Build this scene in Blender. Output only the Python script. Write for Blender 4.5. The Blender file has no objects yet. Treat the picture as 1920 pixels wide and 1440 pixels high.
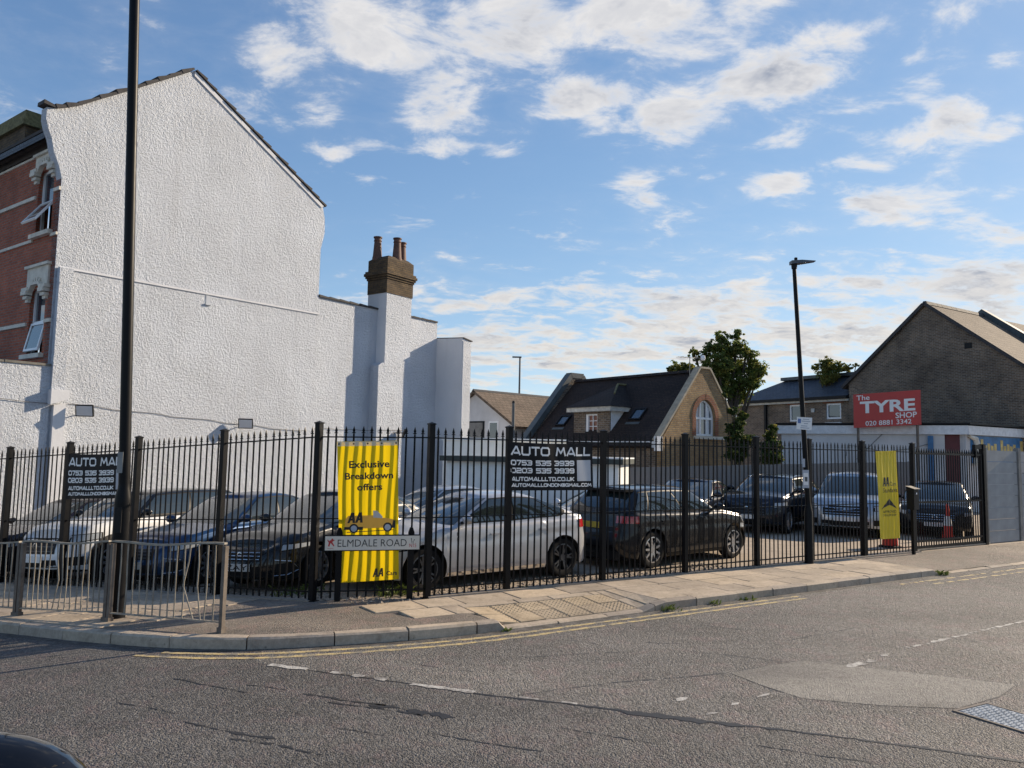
import bpy, bmesh, math, random
from mathutils import Vector, Matrix
random.seed(11)
SC = bpy.context.scene
COL = SC.collection

# ------------------------------------------------------------------ camera
FPX = 1443.0; PITCH = math.radians(5.08); ROLL = math.radians(1.14); EYE = Vector((0, 0, 2.1))
CF = Vector((0, math.cos(PITCH), math.sin(PITCH)))
_u0 = Vector((0, -math.sin(PITCH), math.cos(PITCH)))
CR = Vector((1, 0, 0))*math.cos(ROLL) + _u0*math.sin(ROLL)
CU = -Vector((1, 0, 0))*math.sin(ROLL) + _u0*math.cos(ROLL)
cam_d = bpy.data.cameras.new('camera'); cam = bpy.data.objects.new('camera', cam_d); COL.objects.link(cam)
cam_d.sensor_width = 36; cam_d.lens = 36*FPX/1920; cam_d.clip_end = 2000; cam_d.clip_start = .05
_m = Matrix((CR, CU, -CF)).transposed().to_4x4(); _m.translation = EYE
cam.matrix_world = _m
SC.camera = cam

# ------------------------------------------------------------------ light
SUN_AZ = math.radians(31.8)      # from +X towards +Y
SUN_EL = math.radians(23.5)
SKY_STRENGTH = 0.12
SUND = Vector((math.cos(SUN_AZ)*math.cos(SUN_EL), math.sin(SUN_AZ)*math.cos(SUN_EL), math.sin(SUN_EL)))
sd = bpy.data.lights.new('sun', 'SUN'); sd.energy = 5.0; sd.angle = math.radians(.55); sd.color = (1.0, .83, .62)
so = bpy.data.objects.new('sun', sd); COL.objects.link(so)
so.rotation_euler = SUND.to_track_quat('Z', 'Y').to_euler()
SC.view_settings.view_transform = 'Standard'; SC.view_settings.look = 'None'
SC.view_settings.exposure = 0.58; SC.view_settings.gamma = 1.0
SC.cycles.max_bounces = 6; SC.cycles.transparent_max_bounces = 12
SC.cycles.use_denoising = True

def ray(px, py): return CF + CR*((px-960)/FPX) - CU*((py-720)/FPX)
def terrain(x, y):
    a = min(max((x+2.65)*-.89 + (y-10.3)*.453, 0), 22)
    return -.062*(a if a > 1.0 else (a*a*.5+.0*a)+(.5*a if a > 0 else 0))
def terrain(x, y):
    a = min((x+2.65)*-.89 + (y-10.3)*.453, 22.0)
    if a <= -.5: return 0.0
    if a < .5: return -.062*(a+.5)**2/2
    return -.062*a
def gpt(px, py, dz=0.0):
    d = ray(px, py); z = 0.0
    for _ in range(30):
        p = EYE + d*((z+dz-EYE.z)/d.z); z = terrain(p.x, p.y)
    return p
def dpt(px, py, Y):
    d = ray(px, py); return EYE + d*(Y/d.y)

# ------------------------------------------------------------------ world: sky with clouds
W = bpy.data.worlds.new('World'); SC.world = W; W.use_nodes = True
W.cycles.sampling_method = 'MANUAL'; W.cycles.sample_map_resolution = 256
nt = W.node_tree; nt.nodes.clear()
class S:
    """float socket with operators"""
    def __init__(s, sock): s.s = sock
    def _op(s, o, op, rev=False):
        n = nt.nodes.new('ShaderNodeMath'); n.operation = op
        a, b = (o, s) if rev else (s, o)
        for i, v in enumerate((a, b)):
            if isinstance(v, S): nt.links.new(v.s, n.inputs[i])
            elif v is not None: n.inputs[i].default_value = v
        return S(n.outputs[0])
    def __add__(s, o): return s._op(o, 'ADD')
    __radd__ = __add__
    def __sub__(s, o): return s._op(o, 'SUBTRACT')
    def __rsub__(s, o): return s._op(o, 'SUBTRACT', True)
    def __mul__(s, o): return s._op(o, 'MULTIPLY')
    __rmul__ = __mul__
    def __truediv__(s, o): return s._op(o, 'DIVIDE')
    def __rtruediv__(s, o): return s._op(o, 'DIVIDE', True)
    def max(s, o): return s._op(o, 'MAXIMUM')
    def min(s, o): return s._op(o, 'MINIMUM')
    def exp(s): return s._op(None, 'EXPONENT')
    def gt(s, o): return s._op(o, 'GREATER_THAN')
def sstep(x, a, b):
    n = nt.nodes.new('ShaderNodeMapRange'); n.interpolation_type = 'SMOOTHSTEP'
    nt.links.new(x.s, n.inputs[0]); n.inputs[1].default_value = a; n.inputs[2].default_value = b
    return S(n.outputs[0])
def vdot(vs, c):
    n = nt.nodes.new('ShaderNodeVectorMath'); n.operation = 'DOT_PRODUCT'
    nt.links.new(vs, n.inputs[0]); n.inputs[1].default_value = c; return S(n.outputs['Value'])
def comb(x, y, z):
    n = nt.nodes.new('ShaderNodeCombineXYZ')
    for i, v in enumerate((x, y, z)):
        if isinstance(v, S): nt.links.new(v.s, n.inputs[i])
        else: n.inputs[i].default_value = v
    return n.outputs[0]
def nz(vec, scale, detail, rough, dist=0.0):
    n = nt.nodes.new('ShaderNodeTexNoise'); nt.links.new(vec, n.inputs['Vector'])
    n.inputs['Scale'].default_value = scale; n.inputs['Detail'].default_value = detail
    n.inputs['Roughness'].default_value = rough; n.inputs['Distortion'].default_value = dist
    return S(n.outputs['Fac'])
tc = nt.nodes.new('ShaderNodeTexCoord'); dirv = tc.outputs['Generated']
dx, dy, dz = vdot(dirv, (1, 0, 0)), vdot(dirv, (0, 1, 0)), vdot(dirv, (0, 0, 1))
q = 1.0/(dz.max(0.0) + .16)
pv = comb(dx*q*.9 + dy*q*.25, dy*q*1.15 - dx*q*.2, 0.37)
n1 = nz(pv, 6.2, 8, .62, .3)
pv2 = comb(dx*q*.9 + dy*q*.25 + .08, dy*q*1.15 - dx*q*.2 + .025, 0.37)
n2 = nz(pv2, 6.2, 4, .62, .3)
nbig = nz(pv, .9, 3, .5)
# the cloud banks: (px, py, half-width, half-height, tilt deg, weight), turned into sky directions
CLOUDS = [(560, 80, 120, 45, -12, .9), (760, 70, 190, 70, 8, 1.05), (815, 175, 85, 70, 35, .9), (960, 60, 120, 60, -10, .85),
          (1230, 40, 150, 55, 5, 1.0), (1380, 15, 80, 45, -20, .7),
          (1085, 185, 95, 32, -8, .8), (1300, 200, 150, 45, -22, .95), (1500, 120, 150, 55, -22, 1.1), (1630, 70, 70, 40, -10, .8),
          (1750, 90, 55, 75, 20, .95), (1880, 100, 28, 25, 0, .7), (1110, 245, 55, 25, -15, .7), (1195, 362, 45, 30, 10, .8),
          (840, 278, 50, 28, 0, .65), (935, 280, 45, 18, 0, .55), (575, 212, 70, 28, -5, .6), (630, 292, 30, 12, 0, .5),
          (1775, 255, 62, 62, 10, .95), (1870, 245, 45, 25, -30, .7), (1460, 270, 55, 22, -5, .65), (1480, 355, 62, 30, 5, .75),
          (1690, 385, 150, 45, 12, .9), (1620, 325, 60, 25, 0, .6), (1850, 440, 110, 35, 0, .6), (1650, 520, 90, 26, 0, .55),
          (1840, 540, 120, 70, -25, .85), (1000, 560, 190, 30, 0, .5), (1300, 560, 220, 38, -3, .55), (880, 640, 90, 40, 0, .5),
          (1200, 640, 240, 45, -8, .6), (1560, 620, 160, 45, -15, .5), (320, 60, 60, 18, 25, .55), (430, 40, 30, 14, -30, .5), (190, 30, 40, 12, 20, .4)]
tot = None
for (cx, cy, rx, ry, tl, wt) in CLOUDS:
    c = ray(cx, cy); L = c.length; c = c/L
    r = (CR - c*CR.dot(c)).normalized(); u = r.cross(c)
    ct, st = math.cos(math.radians(-tl)), math.sin(math.radians(-tl))
    r, u = r*ct + u*st, u*ct - r*st
    mp = nt.nodes.new('ShaderNodeMapping'); mp.vector_type = 'TEXTURE'; nt.links.new(dirv, mp.inputs['Vector'])
    mp.inputs['Location'].default_value = c; mp.inputs['Rotation'].default_value = Matrix((r, u, r.cross(u))).transposed().to_euler()
    mp.inputs['Scale'].default_value = (rx/(FPX*L), ry/(FPX*L), .5)
    ln = nt.nodes.new('ShaderNodeVectorMath'); ln.operation = 'LENGTH'; nt.links.new(mp.outputs[0], ln.inputs[0])
    mr = nt.nodes.new('ShaderNodeMapRange'); mr.interpolation_type = 'SMOOTHSTEP'; nt.links.new(ln.outputs['Value'], mr.inputs[0])
    mr.inputs[1].default_value = .25; mr.inputs[2].default_value = 1.75; mr.inputs[3].default_value = wt; mr.inputs[4].default_value = 0.0
    m = S(mr.outputs[0]); tot = m if tot is None else tot.max(m)
band = sstep(dz, .03, .10)*(1.0 - sstep(dz, .17, .27))
dens = tot*.76 + (n1 - .5)*3.0 + (nbig - .55)*.5 + band*.26 - .15
alpha = (sstep(dens, -.02, .78) + sstep(dens, -.55, .45)*.16*sstep(nbig, .35, .7)).min(1.0)
thick = sstep(dens, .40, 1.0)
lit = ((n1 - n2)*5.0 + .5).max(0.0).min(1.0)
shade = sstep(dens, .30, .95)*(1.0 - lit*.66)
sky = nt.nodes.new('ShaderNodeTexSky'); sky.sky_type = 'NISHITA'; sky.sun_disc = False
sky.sun_elevation = SUN_EL; sky.sun_rotation = math.pi/2 - SUN_AZ
sky.air_density = .75; sky.dust_density = .1; sky.ozone_density = 4.0
hs = nt.nodes.new('ShaderNodeHueSaturation'); hs.inputs['Saturation'].default_value = 1.04; hs.inputs['Value'].default_value = 1.6; hs.inputs['Hue'].default_value = .503
_d = nt.nodes.new('ShaderNodeVectorMath'); _d.operation = 'MULTIPLY_ADD'; nt.links.new(sky.outputs[0], _d.inputs[0])
_d.inputs[1].default_value = (.17, .17, .17); _d.inputs[2].default_value = (1, 1, 1)
_e = nt.nodes.new('ShaderNodeVectorMath'); _e.operation = 'DIVIDE'; nt.links.new(sky.outputs[0], _e.inputs[0]); nt.links.new(_d.outputs[0], _e.inputs[1])
nt.links.new(_e.outputs[0], hs.inputs['Color'])
def mixc(fac, a, b):
    n = nt.nodes.new('ShaderNodeMix'); n.data_type = 'RGBA'
    nt.links.new(fac.s, n.inputs[0])
    for i, v in ((6, a), (7, b)):
        if isinstance(v, tuple): n.inputs[i].default_value = v
        else: nt.links.new(v, n.inputs[i])
    return n.outputs[2]
k = .60/SKY_STRENGTH
cw = mixc(sstep(dz, .10, .32), (k*1.0, k*.93, k*.84, 1), (k*1.03, k*1.0, k*.97, 1))
cc = mixc(shade, cw, (k*.38, k*.42, k*.515, 1))
wc = mixc(alpha*.93, hs.outputs[0], cc)
bg = nt.nodes.new('ShaderNodeBackground'); bg.inputs[1].default_value = SKY_STRENGTH
nt.links.new(wc, bg.inputs[0])
wo = nt.nodes.new('ShaderNodeOutputWorld'); nt.links.new(bg.outputs[0], wo.inputs[0])

# ------------------------------------------------------------------ helpers
def wmat(o):
    m = o.matrix_basis.copy(); p = o.parent
    while p: m = p.matrix_basis @ m; p = p.parent
    return m
def thing(name, label, cat, loc=(0, 0, 0), rz=0.0, group=None):
    o = bpy.data.objects.new(name, None); COL.objects.link(o); o.empty_display_size = .2
    o.location = loc; o.rotation_euler = (0, 0, rz)
    o['label'] = label; o['category'] = cat
    if group: o['group'] = group
    return o
def tag(o, label, cat, group=None):
    o['label'] = label; o['category'] = cat
    if group: o['group'] = group
    return o
UP = Vector((0, 0, 1))
class Fr:
    """vertical reference frame: u along the wall, w outwards, z up (k: size factor about eye level)"""
    def __init__(s, o, u, n=None, k=1.0):
        s.o = Vector((o[0], o[1], 0)); s.u = Vector((u[0], u[1], 0)).normalized(); s.k = k
        s.n = Vector((s.u.y, -s.u.x, 0)) if n is None else Vector((n[0], n[1], 0)).normalized()
    def p(s, u, z, w=0.0): return s.o + (s.u*u + s.n*w)*s.k + UP*(EYE.z+(z-EYE.z)*s.k)
    def on(s, px, py, w=0.0):
        d = ray(px, py); t = ((s.o + s.n*w*s.k - EYE).dot(s.n))/d.dot(s.n); p = EYE + d*t
        return (p - s.o).dot(s.u)/s.k, EYE.z+(p.z-EYE.z)/s.k
class MB:
    def __init__(s): s.v = []; s.f = []
    def add(s, vs, fs):
        b = len(s.v); s.v += [Vector(v) for v in vs]; s.f += [tuple(b+i for i in f) for f in fs]; return s
    def hexa(s, p):   # 8 corners: bottom 0-3 ccw, top 4-7
        return s.add(p, [(3, 2, 1, 0), (4, 5, 6, 7), (0, 1, 5, 4), (1, 2, 6, 5), (2, 3, 7, 6), (3, 0, 4, 7)])
    def box(s, x0, x1, y0, y1, z0, z1, T=None):
        p = [Vector(q) for q in ((x0, y0, z0), (x1, y0, z0), (x1, y1, z0), (x0, y1, z0), (x0, y0, z1), (x1, y0, z1), (x1, y1, z1), (x0, y1, z1))]
        if T is not None: p = [T(q) if callable(T) else T @ q for q in p]
        return s.hexa(p)
    def fbox(s, F, u0, u1, z0, z1, w0, w1):
        p = [F.p(u0, z0, w1), F.p(u1, z0, w1), F.p(u1, z0, w0), F.p(u0, z0, w0), F.p(u0, z1, w1), F.p(u1, z1, w1), F.p(u1, z1, w0), F.p(u0, z1, w0)]
        return s.hexa(p)
    def prism(s, F, poly, w0, w1):   # poly in (u,z) ccw seen from outside; between w0 (back) and w1 (front)
        n = len(poly); a = [F.p(u, z, w1) for u, z in poly]; b = [F.p(u, z, w0) for u, z in poly]
        return s.add(a+b, [tuple(range(n)), tuple(range(2*n-1, n-1, -1))] + [(i, n+i, n+(i+1) % n, (i+1) % n) for i in range(n)])
    def bar(s, a, b, wx, wy=None, up=None):
        a = Vector(a); b = Vector(b); d = (b-a).normalized(); wy = wx if wy is None else wy
        up = Vector(up) if up is not None else (UP if abs(d.z) < .9 else Vector((1, 0, 0)))
        x = d.cross(up).normalized()*(wx/2); y = x.cross(d).normalized()*(wy/2)
        return s.hexa([a-x-y, a+x-y, a+x+y, a-x+y, b-x-y, b+x-y, b+x+y, b-x+y])
    def tube(s, pts, rad, seg=8, cap=True):
        pts = [Vector(p) for p in pts]; n = len(pts); b = len(s.v)
        rad = rad if isinstance(rad, (list, tuple)) else [rad]*n
        d0 = (pts[1]-pts[0]).normalized(); ref = Vector((1, 0, 0)) if abs(d0.x) < .9 else Vector((0, 1, 0))
        x = d0.cross(ref).normalized()
        for i in range(n):
            d = (pts[min(i+1, n-1)]-pts[max(i-1, 0)]).normalized()
            x = (x - d*x.dot(d)).normalized(); y = d.cross(x)
            for k in range(seg):
                t = 2*math.pi*k/seg; s.v.append(pts[i] + (x*math.cos(t) + y*math.sin(t))*rad[i])
        for i in range(n-1):
            for k in range(seg):
                k2 = (k+1) % seg; s.f.append((b+i*seg+k, b+i*seg+k2, b+(i+1)*seg+k2, b+(i+1)*seg+k))
        if cap: s.f.append(tuple(b+k for k in reversed(range(seg)))); s.f.append(tuple(b+(n-1)*seg+k for k in range(seg)))
        return s
    def lathe(s, c, prof, seg=12, ax=None):   # prof [(r,z)]
        b = len(s.v); c = Vector(c); n = len(prof)
        for r, z in prof:
            for k in range(seg):
                t = 2*math.pi*k/seg; s.v.append(c + Vector((r*math.cos(t), r*math.sin(t), z)))
        for i in range(n-1):
            for k in range(seg):
                k2 = (k+1) % seg; s.f.append((b+i*seg+k, b+i*seg+k2, b+(i+1)*seg+k2, b+(i+1)*seg+k))
        s.f.append(tuple(b+k for k in reversed(range(seg)))); s.f.append(tuple(b+(n-1)*seg+k for k in range(seg)))
        return s
    def grid(s, fn, nu, nv, flip=False):
        b = len(s.v)
        for i in range(nu+1):
            for j in range(nv+1): s.v.append(Vector(fn(i/nu, j/nv)))
        for i in range(nu):
            for j in range(nv):
                q = (b+i*(nv+1)+j, b+(i+1)*(nv+1)+j, b+(i+1)*(nv+1)+j+1, b+i*(nv+1)+j+1)
                s.f.append(q[::-1] if flip else q)
        return s
    def mesh(s, name, inv=None, smooth=False, uv=True):
        me = bpy.data.meshes.new(name)
        vs = [inv @ v for v in s.v] if inv is not None else s.v
        me.from_pydata([tuple(v) for v in vs], [], s.f); me.update()
        if uv: auto_uv(me, s.v)
        if smooth:
            me.polygons.foreach_set('use_smooth', [True]*len(me.polygons))
            me.set_sharp_from_angle(angle=math.radians(38 if smooth is True else smooth))
        return me
    def build(s, name, mat, parent=None, smooth=False, local=False, kind=None, uv=True):
        inv = None
        if parent is not None and not local: inv = wmat(parent).inverted()
        o = bpy.data.objects.new(name, s.mesh(name, inv, smooth, uv)); COL.objects.link(o)
        o.data.materials.append(mat)
        if parent is not None: o.parent = parent
        if kind: o['kind'] = kind
        return o
def auto_uv(me, wv):
    uvl = me.uv_layers.new(name='UVMap').data
    for p in me.polygons:
        n = p.normal.copy(); ids = list(p.vertices)
        a = wv[ids[0]]; nn = Vector((0, 0, 0))
        for i in range(1, len(ids)-1): nn += (wv[ids[i]]-a).cross(wv[ids[i+1]]-a)
        if nn.length > 0: nn.normalize()
        if abs(nn.z) < .93 and (nn.x or nn.y):
            t = Vector((-nn.y, nn.x, 0)).normalized(); b = nn.cross(t)
        else: t = Vector((1, 0, 0)); b = Vector((0, 1, 0))
        for li, vi in zip(p.loop_indices, ids):
            v = wv[vi]; uvl[li].uv = (v.dot(t), v.dot(b))
def instance(name, me, mat_loc, parent, label=None):
    o = bpy.data.objects.new(name, me); COL.objects.link(o); o.parent = parent
    o.matrix_basis = mat_loc
    return o
def wall_open(mb, F, u0, u1, z0, z1, w0, w1, ops):
    us = sorted(set([u0, u1] + [x for o in ops for x in o[:2]])); zs = sorted(set([z0, z1] + [x for o in ops for x in o[2:]]))
    for i in range(len(us)-1):
        run = None
        for j in range(len(zs)-1):
            cu, cz = (us[i]+us[i+1])/2, (zs[j]+zs[j+1])/2
            hole = any(o[0] < cu < o[1] and o[2] < cz < o[3] for o in ops)
            if hole:
                if run is not None: mb.fbox(F, us[i], us[i+1], run, zs[j], w0, w1); run = None
            elif run is None: run = zs[j]
        if run is not None: mb.fbox(F, us[i], us[i+1], run, zs[-1], w0, w1)
    return mb

# ------------------------------------------------------------------ materials
class NT:
    def __init__(s, name):
        s.m = bpy.data.materials.new(name); s.m.use_nodes = True; s.t = s.m.node_tree
        s.b = s.t.nodes['Principled BSDF']; s.out = s.t.nodes['Material Output']
    def n(s, ty, **kw):
        x = s.t.nodes.new(ty)
        for k, v in kw.items():
            if k.startswith('i_'): x.inputs[k[2:].replace('_', ' ')].default_value = v
            else: setattr(x, k, v)
        return x
    def l(s, a, b): s.t.links.new(a, b)
    def coord(s, kind='Object'):
        return s.n('ShaderNodeTexCoord').outputs[kind] if kind != 'World' else s.n('ShaderNodeNewGeometry').outputs['Position']
    def noise(s, co, sc, det=4, ro=.55, out='Fac'):
        x = s.n('ShaderNodeTexNoise'); s.l(co, x.inputs['Vector']); x.inputs['Scale'].default_value = sc
        x.inputs['Detail'].default_value = det; x.inputs['Roughness'].default_value = ro; return x.outputs[out]
    def ramp(s, fac, stops):
        x = s.n('ShaderNodeValToRGB'); e = x.color_ramp.elements
        while len(e) < len(stops): e.new(.5)
        for el, (p, c) in zip(e, stops): el.position = p; el.color = (*c, 1) if len(c) == 3 else c
        s.l(fac, x.inputs[0]); return x.outputs[0]
    def mix(s, fac, a, b, mode='MIX'):
        x = s.n('ShaderNodeMix', data_type='RGBA', blend_type=mode)
        for i, v in ((0, fac), (6, a), (7, b)):
            if isinstance(v, (int, float)): x.inputs[i].default_value = v
            elif isinstance(v, tuple): x.inputs[i].default_value = (*v, 1) if len(v) == 3 else v
            else: s.l(v, x.inputs[i])
        return x.outputs[2]
    def math(s, op, a, b=None):
        x = s.n('ShaderNodeMath', operation=op)
        for i, v in enumerate((a, b)):
            if v is None: continue
            if isinstance(v, (int, float)): x.inputs[i].default_value = v
            else: s.l(v, x.inputs[i])
        return x.outputs[0]
    def bump(s, h, strength, dist, prev=None):
        x = s.n('ShaderNodeBump'); x.inputs['Strength'].default_value = strength; x.inputs['Distance'].default_value = dist
        s.l(h, x.inputs['Height'])
        if prev is not None: s.l(prev, x.inputs['Normal'])
        return x.outputs[0]
    def col(s, c): s.l(c, s.b.inputs['Base Color'])
    def nrm(s, c): s.l(c, s.b.inputs['Normal'])
def plain(name, c, rough=.6, metal=0.0, var=.15, vs=3.0, bump=0.0, bs=40.0, coat=0.0, spec=.5, co='Object'):
    t = NT(name); cd = t.coord(co)
    if var:
        f = t.noise(cd, vs, 6, .6); lo = tuple(max(0, x*(1-var)) for x in c); hi = tuple(min(1, x*(1+var)) for x in c)
        t.col(t.ramp(f, [(.3, lo), (.7, hi)]))
        r = t.n('ShaderNodeMapRange'); t.l(f, r.inputs[0]); r.inputs[3].default_value = max(0, rough-.08); r.inputs[4].default_value = min(1, rough+.08)
        t.l(r.outputs[0], t.b.inputs['Roughness'])
    else:
        t.b.inputs['Base Color'].default_value = (*c, 1); t.b.inputs['Roughness'].default_value = rough
    t.b.inputs['Metallic'].default_value = metal; t.b.inputs['Coat Weight'].default_value = coat; t.b.inputs['Coat Roughness'].default_value = .04
    t.b.inputs['Specular IOR Level'].default_value = spec
    if bump: t.nrm(t.bump(t.noise(cd, bs, 3), .6, bump))
    return t.m
def brick(name, c1, c2, mortar, bw=.225, bh=.075, ms=.011, off=.5, bump=.012, dirt=.35, rough=.85, vs=1.0, squash=None):
    t = NT(name); uv = t.coord('UV')
    b = t.n('ShaderNodeTexBrick'); t.l(uv, b.inputs['Vector']); b.offset = off
    b.inputs['Scale'].default_value = 1; b.inputs['Brick Width'].default_value = bw; b.inputs['Row Height'].default_value = bh
    b.inputs['Mortar Size'].default_value = ms; b.inputs['Mortar Smooth'].default_value = .2; b.inputs['Bias'].default_value = 0
    b.inputs['Color1'].default_value = (*c1, 1); b.inputs['Color2'].default_value = (*c2, 1); b.inputs['Mortar'].default_value = (*mortar, 1)
    w = t.coord('World')
    f = t.noise(w, .8*vs, 6, .65); g = t.noise(w, 14, 4, .6)
    d = t.ramp(f, [(.3, (1-dirt,)*3), (.7, (1.12,)*3)]); e = t.ramp(g, [(.3, (.78,)*3), (.75, (1.15,)*3)])
    t.col(t.mix(1.0, t.mix(1.0, b.outputs['Color'], d, 'MULTIPLY'), e, 'MULTIPLY'))
    t.b.inputs['Roughness'].default_value = rough; t.b.inputs['Specular IOR Level'].default_value = .25
    h = t.math('ADD', t.math('MULTIPLY', t.math('SUBTRACT', 1.0, b.outputs['Fac']), 1.0), t.math('MULTIPLY', g, .5))
    t.nrm(t.bump(h, .8, bump))
    return t.m
def render_mat(name, c=(.65, .69, .76), amp=.12, sc=27.0, dirt=.10):
    t = NT(name); w = t.coord('World')
    a = t.noise(w, sc*.5, 6, .72); v = t.n('ShaderNodeTexVoronoi'); t.l(w, v.inputs['Vector']); v.inputs['Scale'].default_value = sc*1.3
    pa = t.ramp(t.noise(w, 1.1, 4, .6), [(.3, (.55,)*3), (.7, (1.1,)*3)])
    h = t.math('MULTIPLY', t.math('ADD', a, t.math('MULTIPLY', v.outputs['Distance'], -.22)), pa)
    f = t.noise(w, .55, 5, .6)
    st = t.n('ShaderNodeMapping'); st.inputs['Scale'].default_value = (2.6, 2.6, .16); t.l(w, st.inputs['Vector']); sk = t.noise(st.outputs[0], 1.0, 5, .6)
    base = t.ramp(f, [(.3, tuple(x*(1-dirt) for x in c)), (.65, c)])
    base = t.mix(1.0, base, t.ramp(sk, [(.30, (.94, .935, .93)), (.48, (1, 1, 1))]), 'MULTIPLY')
    t.col(base)
    t.b.inputs['Roughness'].default_value = .75; t.b.inputs['Specular IOR Level'].default_value = .3
    if amp: t.nrm(t.bump(h, 1.0, amp))
    return t.m
def asphalt(name, c, agg=(.22, .21, .2), purple=True, coarse=1.0):
    t = NT(name); w = t.coord('World')
    v = t.n('ShaderNodeTexVoronoi'); t.l(w, v.inputs['Vector']); v.inputs['Scale'].default_value = 70*coarse
    v2 = t.n('ShaderNodeTexVoronoi'); t.l(w, v2.inputs['Vector']); v2.inputs['Scale'].default_value = 30*coarse
    f = t.noise(w, .6, 6, .6); g = t.noise(w, 3.5, 5, .6); hgh = t.noise(w, 190, 2)
    sep = t.n('ShaderNodeSeparateColor'); t.l(v.outputs['Color'], sep.inputs[0])
    sep2 = t.n('ShaderNodeSeparateColor'); t.l(v2.outputs['Color'], sep2.inputs[0])
    f2 = t.noise(w, .23, 3, .5); base = t.ramp(f, [(.3, tuple(x*.68 for x in c)), (.5, c), (.72, tuple(x*1.28 for x in c))])
    base = t.mix(1.0, base, t.ramp(f2, [(.36, (.74, .74, .75)), (.62, (1.18, 1.16, 1.13))]), 'MULTIPLY')
    base = t.mix(1.0, base, t.ramp(t.noise(w, 9.0, 5, .7), [(.3, (.80,)*3), (.55, (1.0,)*3), (.75, (1.16,)*3)]), 'MULTIPLY')
    mp = t.n('ShaderNodeMapping'); t.l(w, mp.inputs['Vector']); mp.inputs['Rotation'].default_value = (0, 0, math.radians(27.6 if purple else -32.6)); mp.inputs['Scale'].default_value = (.12, 1.5, 1)
    base = t.mix(1.0, base, t.ramp(t.noise(mp.outputs[0], 1.0, 4, .55), [(.34, (.78, .78, .79)), (.5, (1, 1, 1)), (.68, (1.14, 1.13, 1.11))]), 'MULTIPLY')
    base = t.mix(1.0, base, t.ramp(t.noise(w, 1.7, 3, .5), [(.63, (1, 1, 1)), (.72, (.72, .71, .70))]), 'MULTIPLY')
    if purple: base = t.mix(t.ramp(g, [(.5, (0, 0, 0)), (.66, (.6, .6, .6))]), base, (c[0]*1.28, c[1]*.98, c[2]*1.02))
    st = t.ramp(sep.outputs[0], [(.62, (0, 0, 0)), (.9, (.6, .6, .6))])
    base = t.mix(st, base, agg)
    dk = t.ramp(sep2.outputs[1], [(.08, (.5, .5, .5)), (.4, (0, 0, 0))])
    base = t.mix(dk, base, tuple(x*.35 for x in c))
    t.col(base); t.b.inputs['Roughness'].default_value = .68; t.b.inputs['Specular IOR Level'].default_value = .35
    h = t.math('ADD', t.math('MULTIPLY', v.outputs['Distance'], -1.0), t.math('ADD', t.math('MULTIPLY', v2.outputs['Distance'], -1.0), t.math('MULTIPLY', hgh, .4)))
    t.nrm(t.bump(h, 1.0, .02))
    return t.m
def carpaint(name, c, metal=.35, rough=.28):
    t = NT(name); t.b.inputs['Base Color'].default_value = (*c, 1); t.b.inputs['Metallic'].default_value = metal
    w = t.coord('World'); f = t.noise(w, 5, 5, .6)
    r = t.n('ShaderNodeMapRange'); t.l(f, r.inputs[0]); r.inputs[3].default_value = rough-.05; r.inputs[4].default_value = rough+.1
    t.l(r.outputs[0], t.b.inputs['Roughness'])
    t.b.inputs['Coat Weight'].default_value = .7; t.b.inputs['Coat Roughness'].default_value = .05; t.b.inputs['Specular IOR Level'].default_value = .25
    return t.m
def cloth(name, c, trans=.5, folds=None):
    t = NT(name); t.b.inputs['Base Color'].default_value = (*c, 1); t.b.inputs['Roughness'].default_value = .45
    tr = t.n('ShaderNodeBsdfTranslucent'); tr.inputs[0].default_value = (*c, 1)
    mx = t.n('ShaderNodeMixShader'); mx.inputs[0].default_value = trans
    t.l(t.b.outputs[0], mx.inputs[1]); t.l(tr.outputs[0], mx.inputs[2]); t.l(mx.outputs[0], t.out.inputs[0])
    return t.m
M = {}
M['road'] = asphalt('asphalt_main', (.118, .114, .112), (.29, .28, .27))
M['sideroad'] = asphalt('asphalt_side_road', (.172, .164, .155), (.37, .355, .34))
M['patch'] = asphalt('asphalt_patch', (.40, .38, .35), (.43, .41, .38), False, 1.6)
M['tarmac'] = asphalt('footway_tarmac', (.30, .26, .222), (.40, .36, .31), True, 1.5)
M['tar'] = plain('bitumen_seam', (.022, .022, .024), .55, bump=.004, bs=30)
M['slab'] = None
def slabmat(name, c):
    t = NT(name); w = t.coord('World'); oi = t.n('ShaderNodeObjectInfo')
    f = t.noise(w, 1.3, 6, .65); g = t.noise(w, 22, 5, .65)
    b = t.ramp(f, [(.28, tuple(x*.72 for x in c)), (.55, c), (.75, tuple(x*1.15 for x in c))])
    b = t.mix(1.0, b, t.ramp(g, [(.3, (.82,)*3), (.7, (1.12,)*3)]), 'MULTIPLY')
    b = t.mix(1.0, b, t.ramp(oi.outputs['Random'], [(0, (.78, .76, .76)), (.5, (1, .97, .95)), (1, (1.14, 1.08, 1.0))]), 'MULTIPLY')
    sv = t.n('ShaderNodeTexVoronoi'); t.l(w, sv.inputs['Vector']); sv.inputs['Scale'].default_value = 7; sv.inputs['Randomness'].default_value = 1
    b = t.mix(1.0, b, t.ramp(sv.outputs['Distance'], [(.07, (.62, .62, .62)), (.10, (1, 1, 1))]), 'MULTIPLY')
    b = t.mix(1.0, b, t.ramp(t.noise(w, 4.5, 6, .7), [(.30, (.70, .69, .68)), (.48, (1, 1, 1))]), 'MULTIPLY')
    t.col(b); t.b.inputs['Roughness'].default_value = .82; t.b.inputs['Specular IOR Level'].default_value = .3
    t.nrm(t.bump(t.noise(w, 60, 4), .5, .006)); return t.m
M['slab'] = slabmat('paving_slab', (.47, .40, .312))
M['kerb'] = slabmat('granite_kerb', (.42, .365, .30))
M['tactile'] = slabmat('tactile_paving', (.44, .365, .262))
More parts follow.
